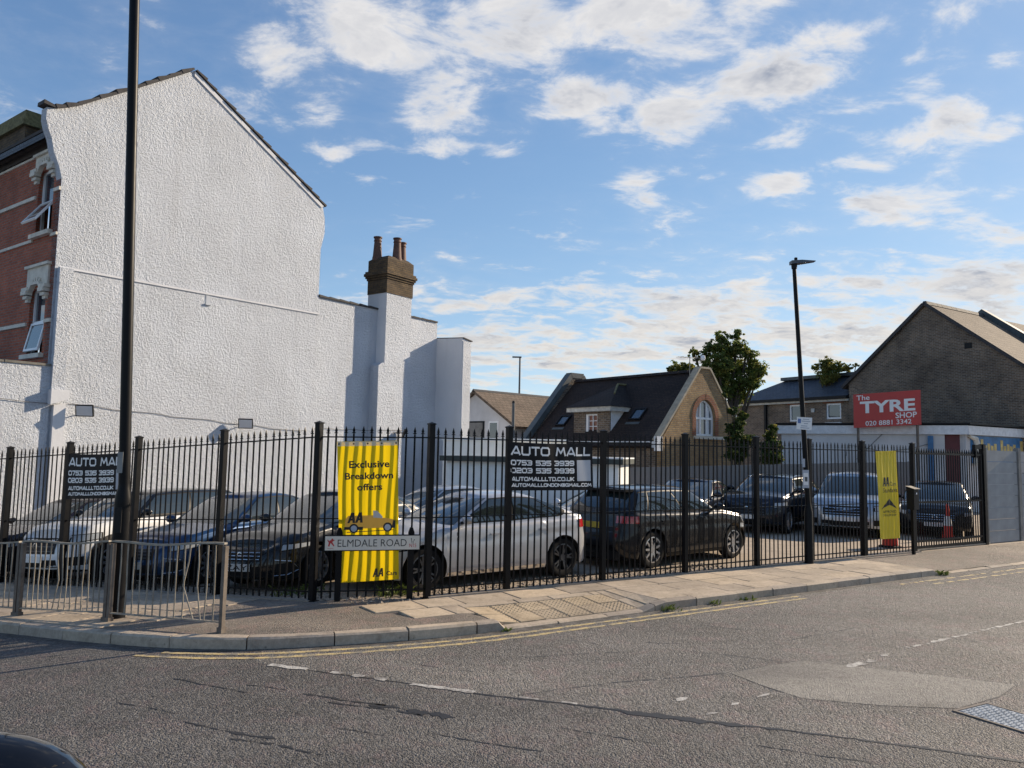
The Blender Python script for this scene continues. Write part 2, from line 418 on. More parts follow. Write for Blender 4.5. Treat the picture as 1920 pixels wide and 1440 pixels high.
M['lot'] = slabmat('yard_concrete', (.52, .44, .34))
M['gutter'] = None
M['joint'] = plain('slab_joint_dirt', (.10, .088, .07), .95)
def wornpaint(name, c, under, lo, hi):
    t = NT(name); w = t.coord('World'); f = t.noise(w, 7, 6, .7); g = t.noise(w, 60, 3, .6)
    m = t.math('ADD', t.math('MULTIPLY', f, .75), t.math('MULTIPLY', g, .25))
    t.col(t.mix(t.ramp(m, [(lo, (0, 0, 0)), (hi, (1, 1, 1))]), under, c)); t.b.inputs['Roughness'].default_value = .75
    t.nrm(t.bump(g, .8, .01)); return t.m
M['gutter'] = wornpaint('gutter_grit', (.055, .048, .04), (.15, .138, .125), .40, .56)
M['yellow'] = wornpaint('road_yellow_paint', (.56, .43, .19), (.20, .185, .16), .42, .57)
M['wpaint'] = wornpaint('road_white_paint', (.50, .485, .45), (.19, .178, .168), .44, .56)
M['white_rough'] = render_mat('white_roughcast')
M['white_smooth'] = render_mat('white_smooth_render', (.66, .67, .70), .008, 20)
M['white_old'] = render_mat('white_weathered_render', (.66, .66, .67), .006, 12, .3)
M['redbrick'] = brick('red_brick', (.47, .13, .07), (.34, .09, .052), (.26, .20, .16), dirt=.4)
M['brownbrick'] = brick('brown_stock_brick', (.27, .185, .125), (.125, .09, .07), (.30, .265, .22), ms=.015, dirt=.5, bump=.02)
M['yellowbrick'] = brick('yellow_stock_brick', (.44, .29, .14), (.33, .205, .10), (.25, .21, .16), dirt=.4)
M['sootbrick'] = brick('sooty_stock_brick', (.17, .115, .06), (.10, .07, .045), (.085, .07, .055), dirt=.5, vs=3)
M['orangebrick'] = brick('orange_rubbed_brick', (.34, .12, .06), (.28, .095, .05), (.22, .17, .13))
M['slate'] = brick('slate_roof_tiles', (.085, .098, .122), (.065, .078, .1), (.025, .028, .034), .25, .19, .006, bump=.02, dirt=.3, rough=.55)
M['darktile'] = brick('dark_clay_roof_tiles', (.052, .036, .030), (.034, .026, .024), (.012, .01, .01), .165, .10, .008, bump=.02, dirt=.4, rough=.8)
M['browntile'] = brick('brown_roof_tiles', (.21, .16, .12), (.16, .125, .095), (.09, .07, .055), .3, .28, .016, bump=.03, dirt=.3)
M['verge'] = plain('verge_tile', (.045, .042, .044), .8, var=.4, vs=5, bump=.006)
M['stone'] = plain('painted_stone', (.60, .56, .48), .75, var=.2, vs=4, bump=.006)
M['stonegrey'] = plain('bare_stone_grey', (.17, .16, .14), .85, var=.35, vs=5, bump=.01)
M['pvc'] = plain('white_pvc', (.78, .80, .82), .35, var=.05)
M['woodwhite'] = plain('white_fascia_board', (.68, .70, .72), .6, var=.15, vs=6)
M['woodold'] = plain('weathered_white_wood', (.50, .50, .47), .7, var=.25, vs=6)
M['coping'] = plain('weathered_coping', (.36, .31, .23), .8, var=.25, vs=4)
M['lead'] = plain('lead_flashing', (.075, .09, .095), .55, var=.25)
M['terracotta'] = plain('terracotta', (.115, .06, .045), .75, var=.35, vs=5, bump=.004)
M['moss'] = plain('moss_on_stone', (.16, .145, .07), .95, var=.45, vs=9, bump=.02)
M['black'] = plain('black_gloss_paint', (.006, .006, .007), .42, var=.2, vs=8, spec=.16)
M['blackdull'] = plain('black_plastic', (.010, .010, .011), .55, var=.2, spec=.25)
M['rubber'] = plain('tyre_rubber', (.012, .012, .013), .85, var=.25, vs=12, spec=.2)
M['galv'] = plain('galvanised_steel', (.30, .27, .225), .55, .3, var=.3, vs=9, bump=.002)
M['galvdark'] = plain('weathered_galvanised_post', (.14, .115, .095), .6, .2, var=.35, vs=7)
M['steelgrey'] = plain('grey_painted_column', (.10, .105, .11), .5, .2)
M['concrete'] = plain('concrete_panel', (.33, .33, .325), .85, var=.14, vs=2.5, bump=.004, bs=50)
M['concpost'] = plain('concrete_post', (.21, .205, .195), .85, var=.25, vs=4, bump=.004)
M['greyboard'] = plain('grey_fence_board', (.21, .20, .195), .8, var=.2, vs=3)
M['cabin'] = plain('cabin_white_steel', (.76, .77, .76), .45, var=.07)
M['darkgreen'] = plain('dark_green_trim', (.03, .04, .037), .5)
M['redsign'] = plain('red_sign_panel', (.46, .035, .03), .4, var=.12, vs=2)
M['signwhite'] = plain('white_lettering', (.80, .80, .79), .5, var=.04)
M['signblack'] = plain('black_lettering', (.014, .013, .012), .5, var=0)
M['yellowcloth'] = cloth('yellow_banner_fabric', (1.0, .70, .006), .66)
M['yellowcloth2'] = cloth('faded_yellow_banner', (.85, .66, .05), .5)
M['blackcloth'] = plain('black_banner_vinyl', (.010, .010, .012), .5, var=.1, vs=4, spec=.15)
M['whitecloth'] = cloth('white_banner_hem', (.8, .8, .82), .5)
M['signcream'] = plain('street_nameplate', (.64, .60, .52), .4, var=.06, vs=5)
M['redprint'] = plain('red_print', (.45, .03, .03), .5, var=.2)
M['orangeprint'] = plain('orange_print', (.92, .46, .06), .5, var=0)  # brightened to stand in for daylight glowing through the cloth
M['greyprint'] = plain('grey_print', (.55, .53, .5), .5, var=0)
M['palegrey'] = plain('pale_grey_print', (.42, .45, .5), .5, var=0)
M['bluepanel'] = plain('faded_blue_hoarding', (.045, .16, .34), .6, var=.3, vs=3)
M['yellowprint'] = plain('faded_yellow_print', (.56, .42, .14), .6, var=.3, vs=6)
M['darkred'] = plain('dark_red_paint', (.10, .02, .025), .6, var=.3)
M['conered'] = plain('cone_red', (.62, .045, .03), .5, var=.15)
M['led'] = plain('floodlight_glass', (.62, .63, .66), .25, var=.05)
M['cable'] = plain('grey_cable', (.12, .12, .125), .6, var=0)
M['bark'] = plain('bark', (.07, .055, .04), .9, var=.4, vs=8, bump=.02)
M['curtain'] = plain('net_curtain', (.55, .57, .6), .8, var=.15, vs=4)
M['interior'] = plain('dark_interior', (.012, .012, .013), .9, var=0)
def glassmat(name, c, rough=.04, spec=1.0):
    t = NT(name); t.b.inputs['Base Color'].default_value = (*c, 1); t.b.inputs['Roughness'].default_value = rough
    t.b.inputs['Specular IOR Level'].default_value = spec; t.b.inputs['Coat Weight'].default_value = .6; t.b.inputs['Coat Roughness'].default_value = .02
    w = t.coord('World'); t.nrm(t.bump(t.noise(w, 1.2, 2), .15, .02)); return t.m
M['pane'] = glassmat('window_pane', (.03, .045, .06))
M['carglass'] = glassmat('car_glass', (.022, .030, .030))
M['screen'] = glassmat('windscreen_glass', (.075, .088, .085), .06)  # paler grey-green than the side glass: reflected sky put into the colour
M['chrome'] = plain('chrome', (.7, .7, .72), .15, 1.0, var=0)
M['rim'] = plain('alloy_rim', (.55, .55, .56), .3, .8, var=.1)
M['rimdark'] = plain('dark_alloy_rim', (.10, .10, .105), .35, .7, var=.1)
M['headlamp'] = glassmat('headlamp_lens', (.42, .45, .48), .08)
M['taillamp'] = glassmat('tail_lamp_lens', (.42, .012, .012), .1)
M['plate'] = plain('white_plate', (.68, .68, .66), .5, var=.04)
M['plateyellow'] = plain('yellow_plate', (.62, .45, .05), .5, var=.04)
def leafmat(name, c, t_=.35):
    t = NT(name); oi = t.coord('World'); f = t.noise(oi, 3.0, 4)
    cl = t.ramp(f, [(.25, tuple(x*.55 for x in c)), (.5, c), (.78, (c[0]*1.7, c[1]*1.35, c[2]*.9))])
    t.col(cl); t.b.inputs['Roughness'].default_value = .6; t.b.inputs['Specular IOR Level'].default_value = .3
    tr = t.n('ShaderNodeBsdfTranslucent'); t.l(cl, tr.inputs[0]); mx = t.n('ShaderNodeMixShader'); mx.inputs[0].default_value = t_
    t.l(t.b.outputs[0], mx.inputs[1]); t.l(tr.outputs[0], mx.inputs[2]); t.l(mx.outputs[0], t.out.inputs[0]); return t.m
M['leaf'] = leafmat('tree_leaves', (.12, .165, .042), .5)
M['leafyellow'] = leafmat('sunlit_yellow_leaves', (.22, .22, .055), .5)  # yellower copy of the leaf colour with sunlight painted into it
M['ivy'] = leafmat('shrub_leaves', (.045, .075, .02))
M['weed'] = leafmat('weed_leaves', (.10, .14, .035))

_txt = {}
def text2d(s, size=1.0, bold=0.0, sx=1.0, shear=0.0, space=1.0):
    cu = bpy.data.curves.new('t', 'FONT'); cu.body = s; cu.size = size; cu.offset = bold; cu.shear = shear; cu.space_character = space
    cu.resolution_u = 3
    o = bpy.data.objects.new('t', cu); COL.objects.link(o)
    dg = bpy.context.evaluated_depsgraph_get(); dg.update(); ev = o.evaluated_get(dg); me = ev.to_mesh()
    vs = [Vector((v.co.x*sx, v.co.y)) for v in me.vertices]; fs = [tuple(p.vertices) for p in me.polygons]
    ev.to_mesh_clear(); bpy.data.objects.remove(o); bpy.data.curves.remove(cu)
    return vs, fs
def fit_text(s, x0, x1, y0, y1, bold=0.0, shear=0.0, space=1.0):
    """letters stretched to fill a rectangle"""
    vs, fs = text2d(s, 1.0, bold, 1.0, shear, space)
    ax = min(v.x for v in vs); bx = max(v.x for v in vs); ay = min(v.y for v in vs); by = max(v.y for v in vs)
    return [Vector((x0+(v.x-ax)/(bx-ax)*(x1-x0), y0+(v.y-ay)/(by-ay)*(y1-y0))) for v in vs], fs
def lay(vs, fs, fn, cuts=None):
    """flat print laid over a surface fn(x,y)->point, cut into strips so that it follows folds"""
    bm = bmesh.new(); bv = [bm.verts.new((v.x, v.y, 0)) for v in vs]
    for f in fs:
        try: bm.faces.new([bv[i] for i in f])
        except ValueError: pass
    if cuts:
        x = min(v.x for v in vs); X = max(v.x for v in vs)
        x = math.floor(x/cuts)*cuts + cuts
        while x < X:
            bmesh.ops.bisect_plane(bm, geom=bm.verts[:]+bm.edges[:]+bm.faces[:], plane_co=(x, 0, 0), plane_no=(1, 0, 0)); x += cuts
    bm.verts.ensure_lookup_table()
    mb = MB(); idx = {v: i for i, v in enumerate(bm.verts)}
    mb.v = [Vector(fn(v.co.x, v.co.y)) for v in bm.verts]; mb.f = [tuple(idx[v] for v in f.verts) for f in bm.faces]
    bm.free(); return mb
def polysheet(pts, step, zfn):
    """a sheet over a polygon in plan, cut on a grid so that it follows the ground"""
    bm = bmesh.new(); f = bm.faces.new([bm.verts.new((p[0], p[1], 0)) for p in pts])
    bm.normal_update(); bmesh.ops.triangulate(bm, faces=[f])
    for ax in (0, 1):
        lo = min(p[ax] for p in pts); hi = max(p[ax] for p in pts); x = math.floor(lo/step)*step+step
        while x < hi:
            co = [0, 0, 0]; no = [0, 0, 0]; co[ax] = x; no[ax] = 1
            bmesh.ops.bisect_plane(bm, geom=bm.verts[:]+bm.edges[:]+bm.faces[:], plane_co=co, plane_no=no); x += step
    bmesh.ops.recalc_face_normals(bm, faces=bm.faces[:])
    bm.normal_update()
    mb = MB(); bm.verts.ensure_lookup_table(); idx = {v: i for i, v in enumerate(bm.verts)}
    up = sum(f.normal.z*f.calc_area() for f in bm.faces) > 0
    mb.v = [Vector((v.co.x, v.co.y, zfn(v.co.x, v.co.y))) for v in bm.verts]
    mb.f = [tuple(idx[v] for v in (f.verts if up else reversed(f.verts[:]))) for f in bm.faces]
    bm.free(); return mb

GLY = {'A': (1.05, [[(0, 0), (.52, 1), (.64, 1), (1.05, 0)], [(.34, .2), (.92, .2)]]), 'U': (1, [[(0, 1), (0, .18), (.15, 0), (.85, 0), (1, .18), (1, 1)]]), 'T': (.95, [[(0, 1), (.95, 1)], [(.48, 1), (.48, 0)]]),
       'O': (1.05, [[(.18, 0), (.87, 0), (1.05, .2), (1.05, .8), (.87, 1), (.18, 1), (0, .8), (0, .2), (.18, 0)]]), 'M': (1.2, [[(0, 0), (.18, 1), (.6, .3), (1.02, 1), (1.2, 0)]]), 'L': (.8, [[(.06, 1), (0, 0), (.8, 0)]]),
       'D': (1, [[(0, 0), (0, 1), (.8, 1), (1, .8), (1, .2), (.8, 0), (0, 0)]]), 'C': (.95, [[(.95, 1), (.18, 1), (0, .8), (0, .2), (.18, 0), (.95, 0)]]), 'K': (.9, [[(0, 0), (0, 1)], [(.9, 1), (.15, .5), (.9, 0)]]),
       'N': (1, [[(0, 0), (0, 1), (1, 0), (1, 1)]]), 'G': (1, [[(1, 1), (.18, 1), (0, .8), (0, .2), (.18, 0), (1, 0), (1, .5), (.5, .5)]]), 'I': (.12, [[(.06, 0), (.06, 1)]]), '.': (.14, [[(.07, 0), (.07, .14)]]),
       '@': (1.1, [[(1, 0), (.18, 0), (0, .2), (0, .8), (.18, 1), (.9, 1), (1.1, .8), (1.1, .3), (.4, .3), (.4, .7), (.75, .7), (.75, .3)]]), ' ': (.45, []), '0': (1.0, [[(.18, 0), (.82, 0), (1, .2), (1, .8), (.82, 1), (.18, 1), (0, .8), (0, .2), (.18, 0)]]),
       '2': (.95, [[(0, 1), (.8, 1), (.95, .85), (.95, .62), (.8, .5), (.15, .5), (0, .38), (0, 0), (.95, 0)]]), '3': (.95, [[(0, 1), (.8, 1), (.95, .82), (.95, .18), (.8, 0), (0, 0)], [(.3, .5), (.95, .5)]]),
       '5': (.95, [[(.95, 1), (0, 1), (0, .56), (.8, .56), (.95, .42), (.95, .15), (.8, 0), (0, 0)]]), '7': (.9, [[(0, 1), (.9, 1), (.4, 0)]]), '9': (.95, [[(.95, .5), (.15, .5), (0, .64), (0, .86), (.15, 1), (.8, 1), (.95, .84), (.95, .16), (.8, 0), (.05, 0)]])}
def stroke_text(txt, x0, x1, y0, y1, wt, asp):
    """wide technical lettering: list of quads in the rectangle; asp = rectangle unit height / unit width in metres"""
    w = sum(GLY[c][0]+.30 for c in txt)-.30; out = []; x = 0.0; sx = (x1-x0)/w; sy = y1-y0
    for c in txt:
        for pl in GLY[c][1]:
            P = [Vector((x0+(x+a)*sx, (y0+wt*.5*sy+b*(sy-wt*sy))*asp)) for a, b in pl]; hw_ = wt*sy*asp*.5
            for i, (a, b) in enumerate(zip(P[:-1], P[1:])):
                d = (b-a).normalized(); n = Vector((-d.y, d.x))*hw_; e = d*hw_*.75
                out.append([Vector((q.x, q.y/asp)) for q in (a-e-n, b+e-n, b+e+n, a-e+n)])
        x += GLY[c][0]+.30
    return out

# ------------------------------------------------------------------ ground, road, footway
FA = Vector((-2.734, 10.986, 0)); DL = Vector((-.886, .463, 0)).normalized(); PL = Vector((-DL.y, DL.x, 0))
if PL.y > 0: PL = -PL
FB = Vector((-1.157, 11.22, 0)); DR = Vector((.842, .539, 0)).normalized(); PR = Vector((DR.y, -DR.x, 0))
def ra(p): v = Vector((p[0], p[1], 0))-FB; return v.dot(DR), v.dot(PR)
def la(p): v = Vector((p[0], p[1], 0))-FA; return v.dot(DL), v.dot(PL)
def smooth(x, a, b):
    t = min(max((x-a)/(b-a), 0), 1); return t*t*(3-2*t)
def pav_z(x, y):
    a, t = ra((x, y)); w = smooth(a, .0, .35)*(1-smooth(a, 2.55, 2.95)) + smooth(a, 10.0, 10.5)
    return terrain(x, y) - .098*w*min(max((t-.5)/1.2, 0), 1)
def road_z(x, y): return terrain(x, y) - .12
KP = [(-34, 24.2), (-22, 18.0), (-14, 13.93), (-9.2, 11.44), (-6.49, 10.09), (-5.30, 9.46), (-3.84, 8.80), (-2.95, 8.70), (-2.2, 8.87), (-1.07, 9.29),
      (-.105, 9.80), (.914, 10.46), (2.12, 11.24), (3.24, 11.97), (4.83, 12.98), (6.6, 14.12), (8.28, 15.19), (12, 17.57), (20, 22.7), (45, 38.7)]
def catmull(P, step=.12):
    out = []
    for i in range(len(P)-1):
        p0 = Vector(P[max(i-1, 0)]); p1 = Vector(P[i]); p2 = Vector(P[i+1]); p3 = Vector(P[min(i+2, len(P)-1)])
        n = max(2, int((p2-p1).length/step))
        for k in range(n):
            t = k/n
            out.append(.5*((2*p1)+(-p0+p2)*t+(2*p0-5*p1+4*p2-p3)*t*t+(-p0+3*p1-3*p2+p3)*t**3))
    out.append(Vector(P[-1])); return out
KC = catmull(KP)
KS = [0.0]
for i in range(1, len(KC)): KS.append(KS[-1]+(KC[i]-KC[i-1]).length)
def kerb_at(s, inset=0.0):
    lo, hi = 0, len(KS)-1
    while hi-lo > 1:
        m = (lo+hi)//2
        if KS[m] <= s: lo = m
        else: hi = m
    t = (s-KS[lo])/(KS[hi]-KS[lo]); p = KC[lo].lerp(KC[hi], t)
    d = (KC[min(hi+2, len(KC)-1)]-KC[max(lo-2, 0)]).normalized(); n = Vector((-d.y, d.x))
    return p+n*inset, d
def kerb_s(x, y):
    return KS[min(range(len(KC)), key=lambda i: (KC[i].x-x)**2+(KC[i].y-y)**2)]
def axis(lo, hi, a, b, st):
    r = []; x = a
    while x <= b: r.append(x); x += st
    g = st; x = a
    pre = []
    while x > lo: g *= 1.6; x -= g; pre.append(max(x, lo))
    g = st; x = r[-1]; post = []
    while x < hi: g *= 1.6; x += g; post.append(min(x, hi))
    return pre[::-1]+r+post
gx, gy = axis(-500, 500, -16, 22, .5), axis(-200, 700, 2, 24, .5)
mb = MB(); mb.v = [Vector((x, y, road_z(x, y))) for x in gx for y in gy]; ny = len(gy)
mb.f = [(i*ny+j, (i+1)*ny+j, (i+1)*ny+j+1, i*ny+j+1) for i in range(len(gx)-1) for j in range(ny-1)]
road = mb.build('road', M['road'], kind='structure', smooth=180)
# lot and footway
inner = [kerb_at(s, .14)[0] for s in [kerb_s(-30, 22)+x*.25 for x in range(int((kerb_s(40, 35)-kerb_s(-30, 22))/.25))]]
f_left = FA+DL*30; f_right = FB+DR*48
pv_poly = [(p.x, p.y) for p in inner] + [(f_right.x, f_right.y), (FB.x, FB.y), (FA.x, FA.y), (f_left.x, f_left.y)]
def sheet_z(x, y):
    a, t = ra((x, y)); k = .02 if (-1.0 < a < 10 and .2 < t < 1.55 and (a > .2 or t < 1.0)) else 0.0
    return pav_z(x, y) - k
pavement = polysheet(pv_poly, .3, sheet_z).build('pavement', M['tarmac'], kind='structure', smooth=180)
lot_poly = [(f_left.x, f_left.y), (FA.x, FA.y), (FB.x, FB.y), (f_right.x, f_right.y), (60, 90), (-60, 90)]
lot = polysheet(lot_poly, 1.0, lambda x, y: terrain(x, y)).build('yard_ground', M['lot'], kind='structure', smooth=180)

# kerb stones
s = kerb_s(-14, 13.9); s_end = kerb_s(22, 24)
sd0, sd1 = kerb_s(-.05, 9.83), kerb_s(1.94, 11.11); sg = kerb_s(8.35, 15.2)
rk = random.Random(5)
while s < s_end:
    L = rk.uniform(.82, .95); low = sd0-.3 < s+L/2 < sd1+.1 or s+L/2 > sg
    if s < sd0 < s+L*.8: L = sd0-s
    e = s+L-rk.uniform(.008, .02)
    mb = MB(); nsg = 4; j = rk.uniform(-.006, .006); jo = rk.uniform(-.008, .008)
    def kz(p, sx):
        b = road_z(p.x, p.y)
        if sd0+.0 < sx < sd1: return b+.028
        if sx > sg: return b+.022
        up = .128
        if sd0-.45 < sx <= sd0: up = .128-.1*smooth(sx, sd0-.1, sd0)
        if sd1 <= sx < sd1+.42: up = .028+.1*smooth(sx, sd1, sd1+.42)
        return b+up
    prof_ = [(0.0+jo, -.1, 0), (0.0+jo, -.022, 1), (.022+jo, 0, 1), (.138, .004, 1), (.138, -.1, 0)]
    vs = []
    for i in range(nsg+1):
        sx = s+(e-s)*i/nsg
        for ins, dz_, top in prof_:
            p, d = kerb_at(sx, ins); zt = kz(p, sx); zb = road_z(p.x, p.y)-.06
            z = zt+dz_+j+(rk.uniform(-.004, .004) if top else 0) if top else zb
            if top and dz_ < 0: z = max(zt+dz_, zb+.07)
            vs.append((p.x, p.y, z))
    m = len(prof_); fs = []
    for i in range(nsg):
        for k in range(m-1): fs.append((i*m+k, i*m+k+1, (i+1)*m+k+1, (i+1)*m+k))
    fs += [tuple(range(m-1, -1, -1)), tuple(nsg*m+k for k in range(m))]
    mb.add(vs, [f[::-1] for f in fs]); mb.build('kerb_stone', M['kerb'], pavement)
    s += L
# paving slabs, right hand footway and along the main road
rs = random.Random(3)
def slab(o, D, P, a0, a1, t0, t1, mat, name='paving_slab', th=.03, lift=.012):
    g = .007; q = [(a0+g, t0+g), (a1-g, t0+g), (a1-g, t1-g), (a0+g, t1-g)]; bv = .006; l = lift+rs.uniform(-.004, .004)
    def pt(a, t, dz): p = o+D*a+P*t; return Vector((p.x, p.y, pav_z(p.x, p.y)+dz))
    bot = [pt(a, t, -th) for a, t in q]; tl = [rs.uniform(-.003, .003) for _ in q]
    mid = [pt(a, t, l-.005+k) for (a, t), k in zip(q, tl)]
    c = ((a0+a1)/2, (t0+t1)/2); q2 = [(a+(bv if a < c[0] else -bv), t+(bv if t < c[1] else -bv)) for a, t in q]
    top = [pt(a, t, l+k) for (a, t), k in zip(q2, tl)]
    mb = MB(); mb.add(bot+mid+top, [(0, 1, 5, 4), (1, 2, 6, 5), (2, 3, 7, 6), (3, 0, 4, 7), (4, 5, 9, 8), (5, 6, 10, 9), (6, 7, 11, 10), (7, 4, 8, 11), (8, 9, 10, 11)])
    # orient
    n = (top[1]-top[0]).cross(top[2]-top[0])
    if n.z < 0: mb.f = [f[::-1] for f in mb.f]
    return mb
for r, (t0, t1) in enumerate([(.10, .63), (.63, 1.14), (1.14, 1.615)]):
    a = -1.05 + (.0, .31, .14)[r] if r < 2 else 2.55
    while a < 9.9:
        L = rs.choice([.6, .75, .9, .9]); b = min(a+L, 10.0)
        for cut in (.15, 2.55, 2.72, 2.95):
            if r >= 1 and a < cut-.02 < b: b = cut
        if r == 1 and .14 < a < 2.54: slab(FB, DR, PR, a, b, t0, .80, M['slab']).build('paving_slab', M['slab'], pavement)
        else: slab(FB, DR, PR, a, b, t0, t1, M['slab']).build('paving_slab', M['slab'], pavement)
        a = b
for r in range(4):
    t0 = .10+r*.565; a = .9+(r % 2)*.3
    while a < 9.5:
        slab(FA, DL, PL, a, a+.76, t0, t0+.565, M['slab']).build('paving_slab', M['slab'], pavement); a += .76
for i in range(6):
    for j in range(2):
        a0, t0 = .15+i*.4, .805+j*.4
        mb = slab(FB, DR, PR, a0, a0+.4, t0, t0+.4, M['tactile'])
        for k in range(6):
            for l in range(6):
                p = FB+DR*(a0+.033+.0667*k)+PR*(t0+.033+.0667*l); z = pav_z(p.x, p.y)+.012
                ring = [(p.x+.0135*math.cos(c), p.y+.0135*math.sin(c), z-.002) for c in [x*math.pi/3 for x in range(6)]]
                rin = [(p.x+.008*math.cos(c), p.y+.008*math.sin(c), z+.0065) for c in [x*math.pi/3 for x in range(6)]]
                mb.add(ring+rin, [(x, (x+1) % 6, 6+(x+1) % 6, 6+x) for x in range(6)]+[(6, 7, 8, 9, 10, 11)])
        mb.build('tactile_tile', M['tactile'], pavement)
# concrete edging under the railings
mb = MB()
for o, D, P, n, L in ((FB, DR, PR, 26, 12.6), (FA, DL, PL, 20, 10.0)):
    for i in range(n):
        a0, a1 = L*i/n, L*(i+1)/n-.006
        vs = []
        for zz in (-.1, .03 if o is FB else .018):
            for a, t in ((a0, -.07), (a0, .075), (a1, .075), (a1, -.07)):
                p = o+D*a+P*t; vs.append((p.x, p.y, terrain(p.x, p.y)+zz))
        mb.hexa([vs[k] for k in (3, 2, 1, 0, 7, 6, 5, 4)] if False else vs)
mb.build('edging_strip', M['kerb'], pavement)
SEAM = [(-.45, 7.385), (-.288, 7.315), (.249, 7.165), (1.0, 6.93), (1.633, 6.725), (2.779, 6.361), (3.859, 5.95), (6.5, 4.95)]
_k0, _k1 = kerb_s(-2.75, 8.71), kerb_s(44, 38)
sr = [(-2.6, 8.2), (-2.43, 8.12), (-1.157, 7.684)] + SEAM + [(14, 2.2), (40, -6), (70, 20), (60, 45)] + [tuple(kerb_at(_k1-(_k1-_k0)*i/120)[0]) for i in range(121)]
side_road = polysheet(sr, 1.0, lambda x, y: road_z(x, y)+.0015).build('side_road', M['sideroad'], kind='structure', smooth=180)
# painted lines: strips following a polyline on the road
def strip(name, pts, w, mat, dz=.004, parent=road, wob=0.0, seed=1, gaps=0.0):
    rr = random.Random(seed); mb = MB(); P = [Vector(p) for p in pts]; prev = None
    for i in range(len(P)):
        d = (P[min(i+1, len(P)-1)]-P[max(i-1, 0)]).normalized(); n = Vector((-d.y, d.x))
        ww = w*(1+rr.uniform(-wob, wob)); sh = rr.uniform(-wob, wob)*w*.4
        a, b = P[i]+n*(ww/2+sh), P[i]-n*(ww/2-sh)
        if i == 0 or i == len(P)-1:
            if wob > .5: a = b = P[i]
        cur = (Vector((a.x, a.y, road_z(a.x, a.y)+dz)), Vector((b.x, b.y, road_z(b.x, b.y)+dz)))
        if prev and rr.random() >= gaps: mb.add([prev[1], cur[1], cur[0], prev[0]], [(0, 1, 2, 3)])
        prev = cur
    return mb.build(name, mat, parent)
def kline(off, s0, s1, st=.2):
    out = []; s = s0
    while s < s1: out.append(tuple(kerb_at(s, -off)[0])); s += st
    return out
strip('gutter_grit', kline(.06, kerb_s(-12, 12.9), kerb_s(9, 15.7), .08), .10, M['gutter'], .0025, wob=.35, seed=77)
ks0 = kerb_s(-3.7, 8.8)
strip('yellow_line', kline(.20, ks0, kerb_s(4.6, 12.8), .09), .07, M['yellow'], wob=.22, seed=2, gaps=.012)
strip('yellow_line', kline(.37, ks0-.2, kerb_s(4.6, 12.8), .09), .07, M['yellow'], wob=.22, seed=3, gaps=.012)
strip('yellow_line', kline(.30, kerb_s(6.8, 14.2), kerb_s(20, 22), .09), .07, M['yellow'], wob=.3, seed=4, gaps=.25)
strip('yellow_line', kline(.55, kerb_s(7.4, 14.6), kerb_s(20, 22), .09), .07, M['yellow'], wob=.3, seed=5, gaps=.25)
def dens(pts, st=.1):
    out = []
    for a, b in zip(pts[:-1], pts[1:]):
        a, b = Vector(a), Vector(b); n = max(1, int((b-a).length/st))
        out += [tuple(a.lerp(b, i/n)) for i in range(n)]
    return out+[tuple(pts[-1])]
strip('tar_seam', dens(SEAM, .07), .034, M['tar'], .003, wob=.7, seed=8)
strip('tar_seam', dens([(-2.0, 7.96), (-1.157, 7.66), (-.7, 7.5)], .07), .018, M['tar'], .003, wob=.8, seed=9)
strip('tar_patch', dens([(1.0, 6.9), (1.5, 6.73), (2.0, 6.58)], .07), .075, M['tar'], .0035, wob=.8, seed=10)
for i, pp in enumerate([[(-2.43, 8.117), (-2.0, 7.985)], [(-1.75, 7.9), (-1.157, 7.684)], [(-.909, 7.562), (-.29, 7.345)], [(.12, 7.235), (.3, 7.175)], [(.5, 7.12), (.64, 7.075)]]):
    strip('white_dash', dens(pp, .06), .075 if i < 3 else .04, M['wpaint'], .005, wob=.3, seed=20+i, gaps=.12)
for i, pp in enumerate([[(2.32, 7.35), (2.5, 7.5)], [(2.02, 7.12), (2.12, 7.2)], [(1.72, 6.84), (1.86, 6.92)], [(3.64, 8.47), (4.13, 8.8)], [(4.25, 8.95), (4.4, 9.08)], [(4.7, 9.33), (7.3, 11.08)], [(7.6, 11.3), (9.6, 12.6)], [(1.55, 7.2), (1.68, 7.33)]]):
    strip('white_dash', dens(pp, .06), .07 if i != 5 else .05, M['wpaint'], .005, wob=.55, seed=30+i, gaps=.1 if i < 5 else .3)
# resurfaced patch with its own darker outline
PATCH = [(2.30, 8.16), (2.75, 8.42), (3.25, 8.70), (4.2, 8.32), (5.1, 7.93), (4.7, 7.55), (4.08, 7.16), (3.4, 7.2), (2.75, 7.36), (2.5, 7.75)]
strip('patch_edge', dens(PATCH+[PATCH[0]], .08), .022, M['tar'], .003, wob=.8, seed=41, gaps=.35)
polysheet(PATCH, .5, lambda x, y: road_z(x, y)+.004).build('road_patch', M['patch'], road)
